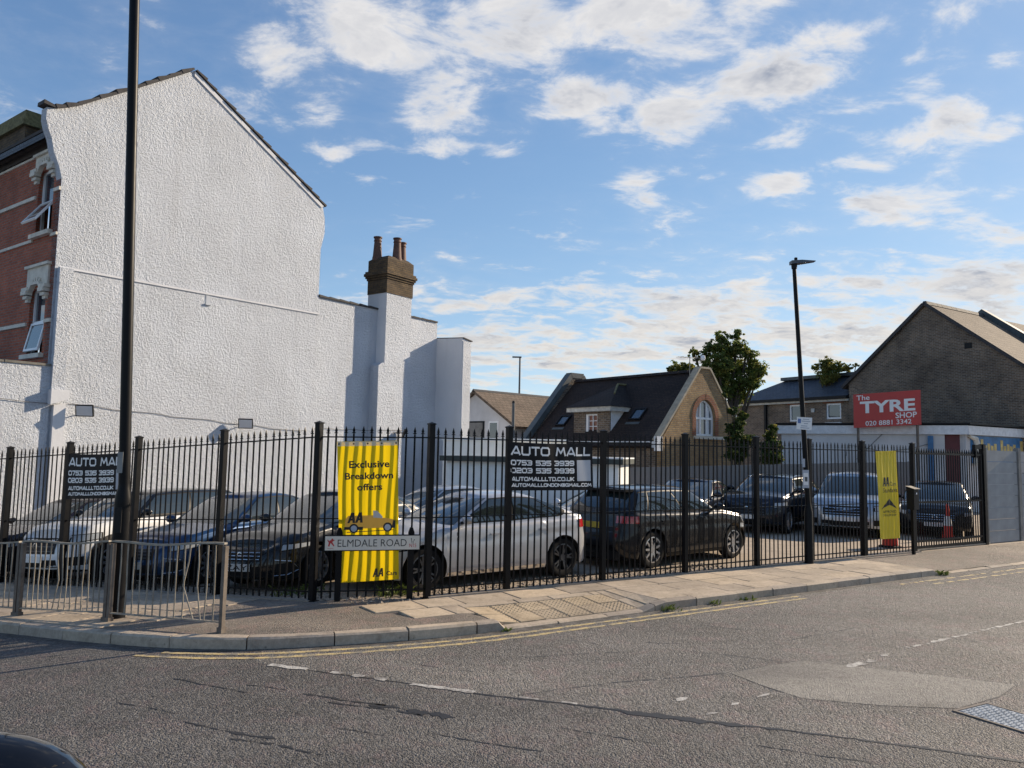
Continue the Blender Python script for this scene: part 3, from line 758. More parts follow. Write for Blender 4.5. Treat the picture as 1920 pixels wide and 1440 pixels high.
# cracks
rc = random.Random(9)
def crack(p, q, w, seed):
    rr = random.Random(seed); p, q = Vector(p), Vector(q); n = max(4, int((q-p).length/.05)); d = (q-p); nn = Vector((-d.y, d.x)).normalized(); off = 0; pts = []
    for i in range(n+1):
        off += rr.uniform(-.012, .012); off *= .93; pts.append(tuple(p.lerp(q, i/n)+nn*off))
    strip('crack', pts, w, M['tar'], .003, wob=.9, seed=seed, gaps=.06)
for i, c in enumerate([((.1, 7.28), (1.0, 7.72), .014), ((1.0, 7.72), (2.28, 8.14), .018), ((-2.45, 7.45), (-2.0, 7.3), .012), ((-1.85, 7.22), (-.95, 6.9), .022), ((-1.6, 7.0), (-.65, 6.68), .018),
                       ((-2.6, 6.45), (-2.2, 6.25), .016), ((-2.2, 6.27), (-1.75, 6.1), .03), ((-2.1, 6.1), (-1.3, 5.85), .02), ((-1.35, 6.35), (-.9, 6.2), .008), ((1.6, 9.4), (2.2, 9.3), .016), ((2.1, 9.0), (3.2, 8.6), .01),
                       ((.6, 9.5), (1.1, 9.25), .01), ((2.5, 10.4), (3.1, 10.1), .012), ((5.2, 7.9), (7.5, 7.0), .01), ((2.28, 8.14), (2.5, 7.9), .01), ((-3.4, 6.9), (-2.7, 6.6), .012), ((-.6, 6.3), (.3, 5.95), .012), ((.4, 6.5), (1.2, 6.15), .01), ((-3.2, 7.6), (-2.3, 7.2), .014), ((-1.0, 8.3), (-.3, 8.0), .009), ((.2, 8.6), (1.3, 8.9), .011), ((3.4, 9.6), (4.6, 10.4), .012), ((5.0, 10.2), (5.9, 9.7), .01), ((1.9, 6.2), (2.8, 5.85), .012)]):
    crack(c[0], c[1], c[2], 60+i)
for i, (p, w) in enumerate([([(-.85, 6.83), (-.6, 6.72), (-.4, 6.66)], .09), ([(-1.2, 6.95), (-1.0, 6.9), (-.9, 6.86)], .06)]):
    strip('pothole_scar', dens(p, .05), w, M['tar'], .003, wob=.8, seed=90+i)
# manhole cover
mc = thing('manhole_cover', 'grey steel chequered manhole cover set in the road', 'manhole cover', (4.5, 7.1, road_z(4.5, 7.1)))
MF = [gpt(*q, dz=-.12) for q in ((1785, 1334), (1858, 1316), (2020, 1340), (1950, 1368))]
a0, b0 = MF[0], MF[1]; eu = (MF[1]-MF[0]).normalized(); ev = Vector((eu.y, -eu.x, 0)); Lu, Lv = .52, .80
def mpt(u, v, z): p = a0+eu*u+ev*v; return Vector((p.x, p.y, road_z(p.x, p.y)+z))
mb = MB()
for (u0, u1, v0, v1) in ((0, Lu, 0, .03), (0, Lu, Lv-.03, Lv), (0, .03, .031, Lv-.031), (Lu-.03, Lu, .031, Lv-.031)):
    mb.hexa([mpt(u0, v0, -.02), mpt(u0, v1, -.02), mpt(u1, v1, -.02), mpt(u1, v0, -.02), mpt(u0, v0, .012), mpt(u0, v1, .012), mpt(u1, v1, .012), mpt(u1, v0, .012)])
mb.build('frame', M['galvdark'], mc)
mb = MB(); mb.hexa([mpt(.034, .034, -.02), mpt(.034, Lv-.034, -.02), mpt(Lu-.034, Lv-.034, -.02), mpt(Lu-.034, .034, -.02), mpt(.034, .034, .008), mpt(.034, Lv-.034, .008), mpt(Lu-.034, Lv-.034, .008), mpt(Lu-.034, .034, .008)])
for i in range(11):
    for j in range(17):
        u, v = .06+i*.04, .06+j*.042; du, dv = (.016, .005) if (i+j) % 2 else (.005, .016)
        mb.hexa([mpt(u-du, v-dv, .0085), mpt(u-du, v+dv, .0085), mpt(u+du, v+dv, .0085), mpt(u+du, v-dv, .0085)]+[mpt(u-du, v-dv, .0125), mpt(u-du, v+dv, .0125), mpt(u+du, v+dv, .0125), mpt(u+du, v-dv, .0125)])
M['steel'] = plain('worn_steel_plate', (.42, .44, .46), .42, .75, var=.25, vs=9)
mb.build('cover_plate', M['steel'], mc)

# ------------------------------------------------------------------ railings
PK = MB(); PK.box(-.0135, .0135, -.005, .005, .03, 2.325)
_sp = [(-.0135, 2.325), (-.006, 2.33), (-.034, 2.345), (-.012, 2.352), (-.02, 2.375), (0, 2.445), (.02, 2.375), (.012, 2.352), (.034, 2.345), (.006, 2.33), (.0135, 2.325)]
_n = len(_sp); PK.add([(x, -.005, z) for x, z in _sp]+[(x, .005, z) for x, z in _sp], [tuple(reversed(range(_n))), tuple(range(_n, 2*_n))]+[(i, (i+1) % _n, _n+(i+1) % _n, _n+i) for i in range(_n)])
picket_me = PK.mesh('picket'); picket_me.materials.append(M['black'])
PO = MB(); PO.box(-.042, .042, -.042, .042, -.15, 2.48); PO.box(-.052, .052, -.052, .052, 2.48, 2.495)
PO.add([(-.052, -.052, 2.495), (.052, -.052, 2.495), (.052, .052, 2.495), (-.052, .052, 2.495), (0, 0, 2.52)], [(0, 1, 4), (1, 2, 4), (2, 3, 4), (3, 0, 4)])
PO.box(-.07, .07, -.07, .07, -.02, .012)
post_me = PO.mesh('post'); post_me.materials.append(M['black'])
def railing(name, label, stops, o, D, P, skip_last_post=False, n_per=15, first_post=True, group='black railing runs'):
    base = o+D*stops[0]; t = thing(name, label, 'fence', (base.x, base.y, terrain(base.x, base.y)), math.atan2(D.y, D.x), group)
    inv = wmat(t).inverted()
    def loc(a, dz=0): p = o+D*a; return inv @ Vector((p.x, p.y, terrain(p.x, p.y)+dz))
    for i, a in enumerate(stops):
        if (i == 0 and not first_post) or (i == len(stops)-1 and skip_last_post): continue
        instance('post', post_me, Matrix.Translation(loc(a)), t)
    for a0, a1 in zip(stops[:-1], stops[1:]):
        for h, hw in ((2.29, .012), (1.14, .010), (.13, .012)):
            mb = MB(); q = [loc(a0+.045, h), loc(a1-.045, h)]; mb.bar(q[0], q[1], .04, hw*1.5); mb.build('rail', M['black'], t, local=True)
        n = max(3, int(round((a1-a0)/.122)))
        for k in range(1, n):
            a = a0+(a1-a0)*k/n
            m = Matrix.Translation(loc(a)) @ Matrix.Rotation(random.uniform(-.006, .006), 4, 'Y') @ Matrix.Rotation(random.uniform(-.004, .004), 4, 'X')
            instance('picket', picket_me, m, t)
    return t
railing('railing_fence', 'black spear-topped railings along the main road, left of the yellow breakdown banner', [0, 1.88, 3.85, 5.66, 7.45, 9.3, 11.1], FA, DL, PL)
cd_ = (FB-FA); cl = cd_.length
railing('railing_fence', 'short corner bay of black railings behind the yellow breakdown banner', [0, cl], FA, cd_.normalized(), PR, first_post=False, skip_last_post=True)
RSTOP = [0, 1.345, 3.22, 5.12, 7.04, 8.66, 10.5, 12.45]
railing('railing_fence', 'long run of black spear-topped railings along the side road, up to the gate', RSTOP, FB, DR, PR)
# gate
gp0, gp1 = FB+DR*12.62-PR*.12, FB+DR*15.75-PR*.12
gd = (gp1-gp0); gl = gd.length; gd.normalize()
gt = thing('sliding_gate', 'black barred sliding gate between the railings and the concrete fence', 'gate', (gp0.x, gp0.y, 0), math.atan2(gd.y, gd.x))
def barl(parent, name, a, b, w, h, mat): mb = MB(); mb.bar(a, b, w, h); return mb.build(name, mat, parent, local=True)
for z in (2.27, 1.12, .22, .08): barl(gt, 'gate_rail', (0, 0, z), (gl, 0, z), .05, .05 if z != 1.12 else .04, M['black'])
for x in (0.0, gl): barl(gt, 'gate_stile', (x, 0, .05), (x, 0, 2.3), .06, .06, M['black'])
GB = MB(); GB.lathe((0, 0, 0), [(.0135, .08), (.0135, 2.29), (.024, 2.31), (.002, 2.40)], 6); gb_me = GB.mesh('bar'); gb_me.materials.append(M['black'])
nb = int(gl/.105)
for i in range(1, nb): instance('bar', gb_me, Matrix.Translation((gl*i/nb, 0, 0)), gt)
mb = MB(); mb.bar((-.2, 0, .03), (gl+.3, 0, .03), .09, .03); mb.build('ground_track', M['galv'], gt, local=True)
ep = gp1+gd*.12
gpo = thing('gate_post', 'black steel gate post with portal bracket beside the concrete fence', 'post', (ep.x, ep.y, 0), math.atan2(gd.y, gd.x))
mb = MB(); mb.box(-.06, .06, -.06, .06, -.1, 2.55); mb.build('post', M['black'], gpo, local=True)
mb = MB(); mb.box(-.42, -.06, -.04, .04, 2.42, 2.53); mb.box(-.42, -.36, -.05, .05, 2.2, 2.42); mb.build('guide_bracket', M['black'], gpo, local=True)
# post box / intercom on its post
ip = FB+DR*12.02+PR*.22
it = thing('gate_intercom', 'black gate intercom box with sloping lid beside the standards banner', 'intercom', (ip.x, ip.y, 0), math.atan2(DR.y, DR.x))
mb = MB(); mb.box(-.03, .03, -.03, .03, -.05, 1.0); mb.build('post', M['black'], it, local=True)
mb = MB(); mb.hexa([Vector(v) for v in ((-.10, -.10, 1.0), (.10, -.10, 1.0), (.10, .08, 1.0), (-.10, .08, 1.0), (-.10, -.10, 1.45), (.10, -.10, 1.45), (.10, .08, 1.50), (-.10, .08, 1.50))]); mb.build('box', M['blackdull'], it, local=True)
mb = MB(); mb.hexa([Vector(v) for v in ((-.12, -.13, 1.455), (.12, -.13, 1.455), (.12, .09, 1.515), (-.12, .09, 1.515), (-.12, -.13, 1.463), (.12, -.13, 1.463), (.12, .09, 1.523), (-.12, .09, 1.523))]); mb.build('lid', M['galv'], it, local=True)
mb = MB(); mb.box(-.02, .02, -.104, -.101, 1.34, 1.38); mb.build('button', M['pvc'], it, local=True)

# concrete panel fence on the right
c0 = Vector((12.25, 20.02, 0)); cdv = DR
cf = thing('concrete_fence', 'grey concrete panel fence with slotted posts right of the gate', 'fence', (c0.x, c0.y, 0), math.atan2(cdv.y, cdv.x))
PM = MB(); PM.box(.075, 1.725, -.022, .022, 0, .288); panel_me = PM.mesh('panel'); panel_me.materials.append(M['concrete'])
CP = MB(); CP.box(-.07, .07, -.065, .065, -.2, 2.46); CP.box(-.05, .05, -.05, .05, 2.46, 2.49); cpost_me = CP.mesh('post'); cpost_me.materials.append(M['concpost'])
for i in range(7):
    instance('post', cpost_me, Matrix.Translation((i*1.8, 0, 0)), cf)
    if i == 6: break
    for k in range(8): instance('panel', panel_me, Matrix.Translation((i*1.8, random.uniform(-.004, .004), .02+k*.299)), cf)

# pedestrian guardrail: three panels
GP = [gpt(415, 1186), gpt(197, 1166), gpt(28, 1156)]
gdir = (GP[2]-GP[0]).normalized()
GP.append(GP[2]+gdir*2.0)
def guard(i, label, a, b, bends, seed):
    rr = random.Random(seed); a = Vector(a); b = Vector(b)
    t = thing('guardrail_panel', label, 'guardrail', (a.x, a.y, terrain(a.x, a.y)), 0, 'pedestrian guardrail panels at the kerb')
    za, zb_ = terrain(a.x, a.y), terrain(b.x, b.y); d = Vector((b.x-a.x, b.y-a.y, 0)); L = d.length; d.normalize(); n = Vector((-d.y, d.x, 0))
    if n.y > 0: n = -n
    def pt(s, z, off=0): p = a+d*s+n*off; return Vector((p.x, p.y, za+(zb_-za)*s/L+z))
    for e, (s0, lab) in enumerate(((.0, None), (L-.07, None))):
        mb = MB(); mb.bar(pt(s0, -.1), pt(s0, .97), .05, .05, up=n); mb.bar(pt(s0, -.02), pt(s0, .06), .075, .075, up=n); mb.build('post', M['galvdark'], t)
    sag = lambda s: rr.uniform(-.006, .006)
    tp = [pt(.0 + (L-.07)*k/10, .985+(-.018*math.sin(k/10*math.pi*2.2+seed)), .0) for k in range(11)]
    mb = MB()
    for p, q_ in zip(tp[:-1], tp[1:]): mb.bar(p, q_, .045, .022)
    mb.build('top_rail', M['galv'], t)
    mb = MB(); mb.bar(pt(.03, .115), pt(L-.1, .115), .035, .016); mb.build('bottom_rail', M['galv'], t)
    nb = 15
    for k in range(1, nb):
        s = .03+(L-.13)*k/nb; pts = [pt(s, .115), pt(s, .45), pt(s, .75), pt(s, .975)]
        if k in bends: dx, dm = bends[k]; pts = [pt(s+dx*.4, .115), pt(s+dm, .5), pt(s+dm*.4, .78), pt(s-dx*.2, .975)]
        else: pts = [pt(s+rr.uniform(-.006, .006), .115), pt(s+rr.uniform(-.012, .012), .45), pt(s+rr.uniform(-.012, .012), .75), pt(s, .975)]
        MB().tube(pts, .0085, 6).build('bar', M['galv'], t, smooth=True)
guard(0, 'galvanised guardrail panel with bent bars at the corner, nearest the yellow banner', GP[0], GP[1], {3: (-.14, .02), 4: (-.16, .13), 2: (.03, -.01), 12: (.0, .01)}, 4)
guard(1, 'galvanised guardrail panel with two kinked bars, left of the big lamp column', GP[1], GP[2], {8: (.03, -.04), 9: (.05, -.07), 10: (.0, .03), 6: (.0, .02)}, 5)
guard(2, 'galvanised guardrail panel cut by the left edge of the picture', GP[2], GP[3], {5: (.02, .03)}, 6)

# ------------------------------------------------------------------ the white gable house
GF = Fr((-11.521, 19.0), (.593, .805))
wh = thing('gable_house', 'tall white roughcast gable house with red brick front and rear wing', 'house', (-11.521, 19, -.6))
GPOLY = [(0, -1.5), (8.3, -1.5), (8.3, 8.85), (8.36, 9.1), (8.44, 9.45), (8.42, 9.95), (8.3, 10.40), (3.39, 13.09), (1.65, 11.80), (.8, 11.19), (.3, 10.82), (0, 10.65), (-.25, 10.53), (-.46, 10.5), (-.46, 10.2), (-.40, 9.98), (-.30, 9.75), (-.22, 9.4), (-.08, 9.1), (0, 8.8)]
MB().prism(GF, GPOLY, -.3, 0).build('gable_wall', M['white_rough'], wh)
MB().prism(GF, [(.06, -1.5), (8.3, -1.5), (8.3, 6.60), (.06, 6.50)], .0, .05).build('lower_wall_skin', M['white_rough'], wh)
mb = MB(); mb.prism(GF, [(.06, 6.49), (8.3, 6.59), (8.3, 6.645), (.06, 6.545)], .05, .078); mb.build('ledge', M['white_smooth'], wh)
mb = MB(); mb.prism(GF, [(.04, 3.4), (.36, 3.4), (.36, 6.50), (.04, 6.50)], .05, .19); mb.build('pilaster', M['white_rough'], wh)
mb = MB(); mb.prism(GF, [(.0, 3.05), (.42, 3.2), (.44, 3.42), (.0, 3.42)], .05, .30); mb.prism(GF, [(.12, -1.2), (.40, -1.2), (.40, 3.1), (.12, 3.05)], .05, .2); mb.build('corner_boxing', M['white_smooth'], wh)
mb = MB(); mb.prism(GF, [(4.13, 6.27), (4.26, 6.27), (4.26, 6.52), (4.13, 6.52)], .05, .06); mb.prism(GF, [(4.10, 6.23), (4.29, 6.23), (4.29, 6.27), (4.10, 6.27)], .05, .1); mb.build('air_vent', M['palegrey'], wh)
# verge tiles
def verge_run(F, pts, step, w0, w1, th, name='verge_tile', up=.0):
    pts = dens(pts, step)
    for i in range(len(pts)-1):
        (u0, z0), (u1, z1) = pts[i], pts[i+1]; k = .012*((i*7) % 3); n = Vector((z0-z1, u1-u0)).normalized()
        if n.y < 0: n = -n
        poly = [(u0, z0+up), (u1, z1+up), (u1+n.x*(th*.55), z1+n.y*(th*.55)+up), (u0+n.x*(th+k), z0+n.y*(th+k)+up)]
        if (poly[1][0]-poly[0][0])*(poly[2][1]-poly[0][1])-(poly[2][0]-poly[0][0])*(poly[1][1]-poly[0][1]) < 0: poly = poly[::-1]
        MB().prism(F, poly, w0, w1+k).build(name, M['verge'], wh)
verge_run(GF, [(-.56, 10.55), (-.25, 10.53), (0, 10.65), (.3, 10.82), (.8, 11.19), (1.65, 11.80), (3.36, 13.09)], .36, -.32, .07, .10)
verge_run(GF, [(8.42, 10.36), (3.42, 13.09)], .36, -.32, .05, .07)
mb = MB(); mb.prism(GF, [(8.25, 10.28), (8.34, 10.36), (3.39, 13.07), (3.39, 12.92)], 0, .03); mb.build('verge_board', M['white_smooth'], wh)
mb = MB(); mb.prism(GF, [(-.34, 9.98), (3.39, 13.06), (8.5, 10.3), (8.5, 10.15), (3.39, 12.9), (-.34, 9.82)][::-1], -7, -.33); mb.build('roof', M['slate'], wh)
# red brick front
RF = Fr((-11.521, 19.0), (.805, -.593))
ops = [(-1.32, -.42, 4.35, 6.05), (-1.32, -.42, 7.52, 9.22)]
wall_open(MB(), RF, -6.5, -.02, -1.5, 10.2, -.28, 0, ops).build('front_wall', M['redbrick'], wh)
for (u0, u1, z0, z1), opening in zip(ops, (.20, .62)):
    wn = MB(); fw = .06
    for b in ((u0, u1, z0, z0+fw), (u0, u1, z1-fw, z1), (u0, u0+fw, z0+fw, z1-fw), (u1-fw, u1, z0+fw, z1-fw), (u0+fw, u1-fw, z0+.80, z0+.88)): wn.fbox(RF, *b, -.17, -.10)
    wo_ = wn.build('window', M['pvc'], wh)
    MB().fbox(RF, u0+fw, u1-fw, z0+.88, z1-fw, -.15, -.14).build('pane', M['pane'], wo_)
    MB().fbox(RF, u0+fw+.02, u0+.45, z0+.9, z1-fw-.02, -.24, -.2).build('curtain', M['curtain'], wo_)
    MB().fbox(RF, u0, u1, z0, z1, -.34, -.31).build('dark_room', M['interior'], wo_)
    # top-hung open sash: swings outwards from its top edge
    ca, sa = math.cos(opening), math.sin(opening); hz = z0+.82; H_ = .76
    def sp(u, d, w_): p = RF.p(u, hz-d*ca+w_*sa*.0, -.10+d*sa); return p + (RF.n*ca+UP*sa)*w_
    def sbox(mb, ua, ub_, da, db, w0, w1): return mb.hexa([sp(ua, db, w1), sp(ub_, db, w1), sp(ub_, db, w0), sp(ua, db, w0), sp(ua, da, w1), sp(ub_, da, w1), sp(ub_, da, w0), sp(ua, da, w0)])
    sm = MB(); a_, b_ = u0+.04, u1-.04
    for r_ in ((a_, b_, 0, .06), (a_, b_, H_-.06, H_), (a_, a_+.06, .06, H_-.06), (b_-.06, b_, .06, H_-.06)): sbox(sm, *r_, 0, .05)
    so_ = sm.build('open_sash', M['pvc'], wh)
    sbox(MB(), a_+.06, b_-.06, .06, H_-.06, .02, .03).build('pane', M['pane'], so_)
    # carved stone head with corbels
    hd = MB(); zt = z1+(.56 if z0 < 7 else .40)
    hd.prism(RF, [(u0-.16, z1), (u0+.05, z1), (u0+.22, z1+.16), (u1-.22, z1+.16), (u1-.05, z1), (u1+.16, z1), (u1+.16, zt), (u0-.16, zt)], 0, .05)
    hd.fbox(RF, u0-.22, u1+.22, zt, zt+.07, 0, .11)
    for i_ in range(4): hd.fbox(RF, u0+.22+i_*.13, u0+.30+i_*.13, z1+.17, z1+.24+(.04 if i_ in (1, 2) else 0), .05, .09)
    hd.prism(RF, [(u0+.05, z1-.06), (u0+.12, z1-.06), (u0+.26, z1+.09), (u1-.26, z1+.09), (u1-.12, z1-.06), (u1-.05, z1-.06), (u1-.2, z1+.16), (u0+.2, z1+.16)], .0, .12)
    hd.build('stone_head', M['stone'], wh)
    for uc in (u0-.05, u1+.05):
        cb = MB()
        for i_, (dz_, ww, pr) in enumerate(((-.32, .09, .07), (-.24, .12, .12), (-.14, .15, .17), (-.04, .17, .15))): cb.fbox(RF, uc-ww, uc+ww, z1+dz_, z1+dz_+(.08 if i_ < 2 else .1)-.003*i_, 0, pr)
        cb.build('corbel', M['stone'], wh)
    MB().fbox(RF, u0-.12, u1+.12, z0-.11, z0, -.1, .12).build('sill', M['stone'], wh)
for z, h in ((5.12, .09), (8.50, .09), (7.34, .075), (9.64, .06)):
    MB().fbox(RF, -6.5, -1.42, z, z+h, 0, .045).build('string_course', M['stone'], wh)
    MB().fbox(RF, -.34, -.0, z, z+h, 0, .045).build('string_course', M['stone'], wh)
mb = MB(); mb.fbox(RF, -6.5, -.02, 9.72, 9.90, 0, .08); mb.fbox(RF, -6.5, -.02, 9.902, 10.03, 0, .18); mb.fbox(RF, -6.5, -.02, 10.032, 10.12, .05, .32); mb.build('eaves_cornice', plain('sooty_eaves_timber', (.035, .028, .024), .8, var=.4), wh)
kn = MB()
for i_, (z, pr) in enumerate(((9.30, .05), (9.42, .13), (9.56, .22), (9.70, .18), (9.82, .30), (9.96, .38))): kn.fbox(RF, -.22, -.02, z, z+.115+(.02 if i_ % 2 else 0), .0, pr)
kn.build('kneeler_corbel', M['stone'], wh)
mb = MB(); mb.fbox(RF, -6.2, -3.15, 9.9, 11.05, -2.6, -.25); fr_ch = mb.build('front_chimney', M['sootbrick'], wh)
mb = MB(); mb.fbox(RF, -6.3, -3.05, 11.05, 11.2, -2.7, -.15); mb.fbox(RF, -6.22, -3.13, 11.202, 11.5, -2.62, -.23); mb.build('chimney_cap', M['moss'], fr_ch)
# shop extension at the front
MB().fbox(GF, -8, .05, -1.5, 4.0, -6, .10).build('shop_extension', M['white_rough'], wh)
mb = MB()
for i_ in range(8): mb.fbox(GF, -8+i_*1.0, -7.02+i_*1.0 if i_ < 7 else .02, 4.0, 4.05+.008*(i_ % 3), -.3, .13)
mb.build('coping', M['stonegrey'], wh)
# rear wing, chimney breast, end wall
MB().fbox(GF, 8.3, 14.33, -1.5, 7.22, -4.5, -.03).build('rear_wing', M['white_rough'], wh)
for i_ in range(6):
    a_ = 8.32+i_*.46
    MB().prism(GF, [(a_, 7.22), (a_+.45, 7.22), (a_+.45, 7.27), (a_, 7.30)], -.5, .03).build('eaves_tile', M['verge'], wh)
for i_ in range(4):
    a_ = 12.45+i_*.47
    MB().prism(GF, [(a_, 7.22), (a_+.46, 7.22), (a_+.46, 7.265), (a_, 7.28)], -.5, .02).build('eaves_tile', M['verge'], wh)
MB().prism(GF, [(8.3, 7.22), (14.33, 7.22), (14.33, 7.26), (8.3, 7.26)], -4.5, -.5).build('wing_roof', M['slate'], wh)
ew = MB()
p_ = lambda s_, z, w: GF.p(s_, z, w)
ew.hexa([p_(14.33, -1.5, 1.31), p_(14.84, -1.5, 1.31), p_(14.84, -1.5, -4), p_(14.33, -1.5, -4), p_(14.33, 6.50, 1.31), p_(14.84, 6.42, 1.31), p_(14.84, 6.80, -4), p_(14.33, 6.80, -4)])
ew.build('end_wall', M['white_smooth'], wh)
MB().fbox(GF, 14.36, 14.846, -1.5, 6.40, 1.31, 1.335).build('end_wall_roughcast', M['white_rough'], wh)
ew = MB(); ew.hexa([p_(14.38, 6.50, 1.36), p_(14.9, 6.42, 1.36), p_(14.9, 6.80, -4), p_(14.38, 6.81, -4), p_(14.38, 6.54, 1.36), p_(14.9, 6.46, 1.36), p_(14.9, 6.84, -4), p_(14.38, 6.85, -4)]); ew.build('end_wall_coping', M['verge'], wh)
cs = MB(); cs.prism(GF, [(11.06, 4.9), (12.36, 4.9), (12.36, 7.82), (11.06, 7.82)], -.55, .417); cs.prism(GF, [(10.78, -1.5), (12.36, -1.5), (12.36, 4.9), (11.06, 5.22), (10.96, 5.24), (10.78, 5.12)], -.03, .413)
cs.build('chimney_breast', M['white_rough'], wh)
MB().prism(GF, [(11.045, 5.2), (11.06, 5.2), (11.06, 7.82), (11.045, 7.82)], -.55, .40).build('chimney_breast_cheek', M['white_smooth'], wh)
ck = MB()
def ring(z0, z1, o): ck.fbox(GF, 11.03-o, 12.39+o, z0, z1, -.58-o, .44+o)
ring(7.82, 8.34, 0); ring(8.342, 8.42, .03); ring(8.422, 8.50, .07); ring(8.502, 8.60, .11); ring(8.602, 8.68, .075); ring(8.682, 9.10, .0)
b0, b1 = [(11.03, .44), (12.39, .44), (12.39, -.58), (11.03, -.58)], [(11.2, .30), (12.22, .30), (12.22, -.44), (11.2, -.44)]
ck.hexa([GF.p(u, 9.1, w) for u, w in b0]+[GF.p(u, 9.24, w) for u, w in b1])
CPOTS = ((11.2, -.3, .92), (11.72, .2, .92), (12.17, .02, .88))
ckx = ck.build('chimney_stack', M['sootbrick'], wh)
for u, w, h in CPOTS:
    c = GF.p(u, 9.1, w); MB().lathe(c, [(.19, 0), (.19, .12), (.17, .2), (.135, h-.22), (.13, h-.18), (.155, h-.16), (.135, h-.12), (.135, h-.05), (.165, h-.04), (.165, h), (.12, h), (.12, h-.2)], 14).build('chimney_pot', M['terracotta'], wh, smooth=True)
# floodlights and cable on the wall
def floodlight(s_, z, w, yaw, label):
    c = GF.p(s_, z, w); t = thing('floodlight', label, 'floodlight', c, 0, 'floodlights on the white wall')
    a = GF.n*math.cos(yaw)+GF.u*math.sin(yaw); a.normalize(); sd_ = UP.cross(a).normalized(); tilt = .3; f = (a*math.cos(tilt)-UP*math.sin(tilt)).normalized(); up_ = sd_.cross(f)*-1
    up_ = f.cross(sd_)*-1 if f.cross(sd_).z < 0 else f.cross(sd_)
    T = lambda q: c + a*.42 + sd_*q.x + f*q.y + up_*q.z
    MB().box(-.21, .21, -.05, .0, -.15, .15, T).build('housing', M['blackdull'], t)
    MB().box(-.185, .185, .0, .006, -.125, .125, T).build('lens', M['led'], t)
    mb = MB(); mb.tube([c-GF.n*.02, c+a*.2+UP*.02, c+a*.38], .016, 6); mb.build('bracket', M['blackdull'], t)
floodlight(1.05, 2.93, .08, -.75, 'floodlight on the white wall, nearest the big lamp column')
floodlight(5.75, 2.80, .05, -.75, 'floodlight on the white wall, between the lamp column and the yellow banner')
floodlight(11.6, 2.72, .44, .9, 'floodlight on the chimney breast above the yellow banner')
cab = thing('wall_cable', 'thin grey cable sagging along the white wall above the railings', 'cable', GF.p(0, 3, .07))
cp = [GF.p(-4+k*.6, 3.17-.012*k+.02*math.sin(k*1.7), .13 if -4+k*.6 < .5 else .075) for k in range(8)]
cp += [GF.p(.6+k*.55, 3.10-.035*k+.025*math.sin(k*2.1), .07) for k in range(14)]
cp += [GF.p(8.5+k*.4, 2.78+.02*math.sin(k*2.0), .0) for k in range(6)] + [GF.p(10.9+k*.4, 2.8+.01*k, .44) for k in range(4)]
MB().tube(cp, .008, 5).build('cable_run', M['cable'], cab)

# ------------------------------------------------------------------ brick house with the dark roof
KB = 30/28
OB = dpt(1313, 692, 30.0)
BG = Fr(OB, (.78, .62), k=KB); BE = Fr(OB, (.62, -.78), k=KB)      # BE.w = distance out from the apex line towards the yard
bh = thing('brick_house', 'small brick house with steep dark tiled roof, dormer and arched gable window', 'house', (OB.x, OB.y, 0))
AR = []
uc, hw, zs, zsp, ztop = .295, .56, 2.84, 3.5, 4.16
gp_ = [(-2.14, -.2), (2.67, -.2), (2.67, 2.63), (.53, 5.30), (0, 5.30), (-2.14, 2.63)]
# wall with an arched opening: built as two halves round the arch
def arch(n, r_add=0.0):
    R = ((ztop-zsp)**2+hw*hw)/(2*hw)   # two-centred arch
    out = []
    cR = hw-R
    for i in range(n+1):
        a = math.asin((ztop-zsp)/R)*i/n; out.append((cR+(R+r_add)*math.cos(a), (R+r_add)*math.sin(a)))
    return out
ar = arch(8)
rightp = [(uc+x, zsp+y) for x, y in ar]; leftp = [(uc-x, zsp+y) for x, y in ar]
L_ = [(-2.14, -.2), (uc-.0, -.2), (uc, zs), (uc-hw, zs)] + leftp + [(uc, 5.30), (0, 5.30), (-2.14, 2.63)]
R_ = [(uc, -.2), (2.67, -.2), (2.67, 2.63), (.53, 5.30), (uc, 5.30)] + rightp[::-1] + [(uc+hw, zs), (uc, zs)]
def dedup(P): return [p for i, p in enumerate(P) if (Vector(p)-Vector(P[i-1])).length > 1e-5]
MB().prism(BG, dedup(L_), -.25, 0).prism(BG, dedup(R_), -.25, 0).build('gable_wall', M['yellowbrick'], bh)
# rubbed brick voussoirs round the arch
for side in (1, -1):
    o1, o2 = arch(9, .02), arch(9, .22)
    for i in range(9):
        q_ = [(uc+side*o1[i][0], zsp+o1[i][1]), (uc+side*o2[i][0], zsp+o2[i][1]), (uc+side*o2[i+1][0], zsp+o2[i+1][1]), (uc+side*o1[i+1][0], zsp+o1[i+1][1])]
        if side < 0: q_ = q_[::-1]
        MB().prism(BG, [(a*.99+b*.01, c*.99+d*.01) for (a, c), (b, d) in zip(q_, q_[2:]+q_[:2])], -.02, .018).build('arch_brick', M['orangebrick'], bh)
    MB().fbox(BG, uc+side*hw if side > 0 else uc-hw-.2, uc+side*hw+.2 if side > 0 else uc-hw, zs, zsp, -.02, .016).build('jamb_bricks', M['orangebrick'], bh)
wf = MB()
ai, ao = arch(8, -.07), arch(8, -.005)
for side in (1, -1):
    for i in range(8):
        q_ = [(uc+side*ai[i][0], zsp+ai[i][1]), (uc+side*ao[i][0], zsp+ao[i][1]), (uc+side*ao[i+1][0], zsp+ao[i+1][1]), (uc+side*ai[i+1][0], zsp+ai[i+1][1])]
        wf.prism(BG, q_ if side > 0 else q_[::-1], -.16, -.09)
wf.fbox(BG, uc-hw, uc-hw+.07, zs, zsp, -.16, -.09); wf.fbox(BG, uc+hw-.07, uc+hw, zs, zsp, -.16, -.09); wf.fbox(BG, uc-hw+.07, uc+hw-.07, zs, zs+.07, -.16, -.09)
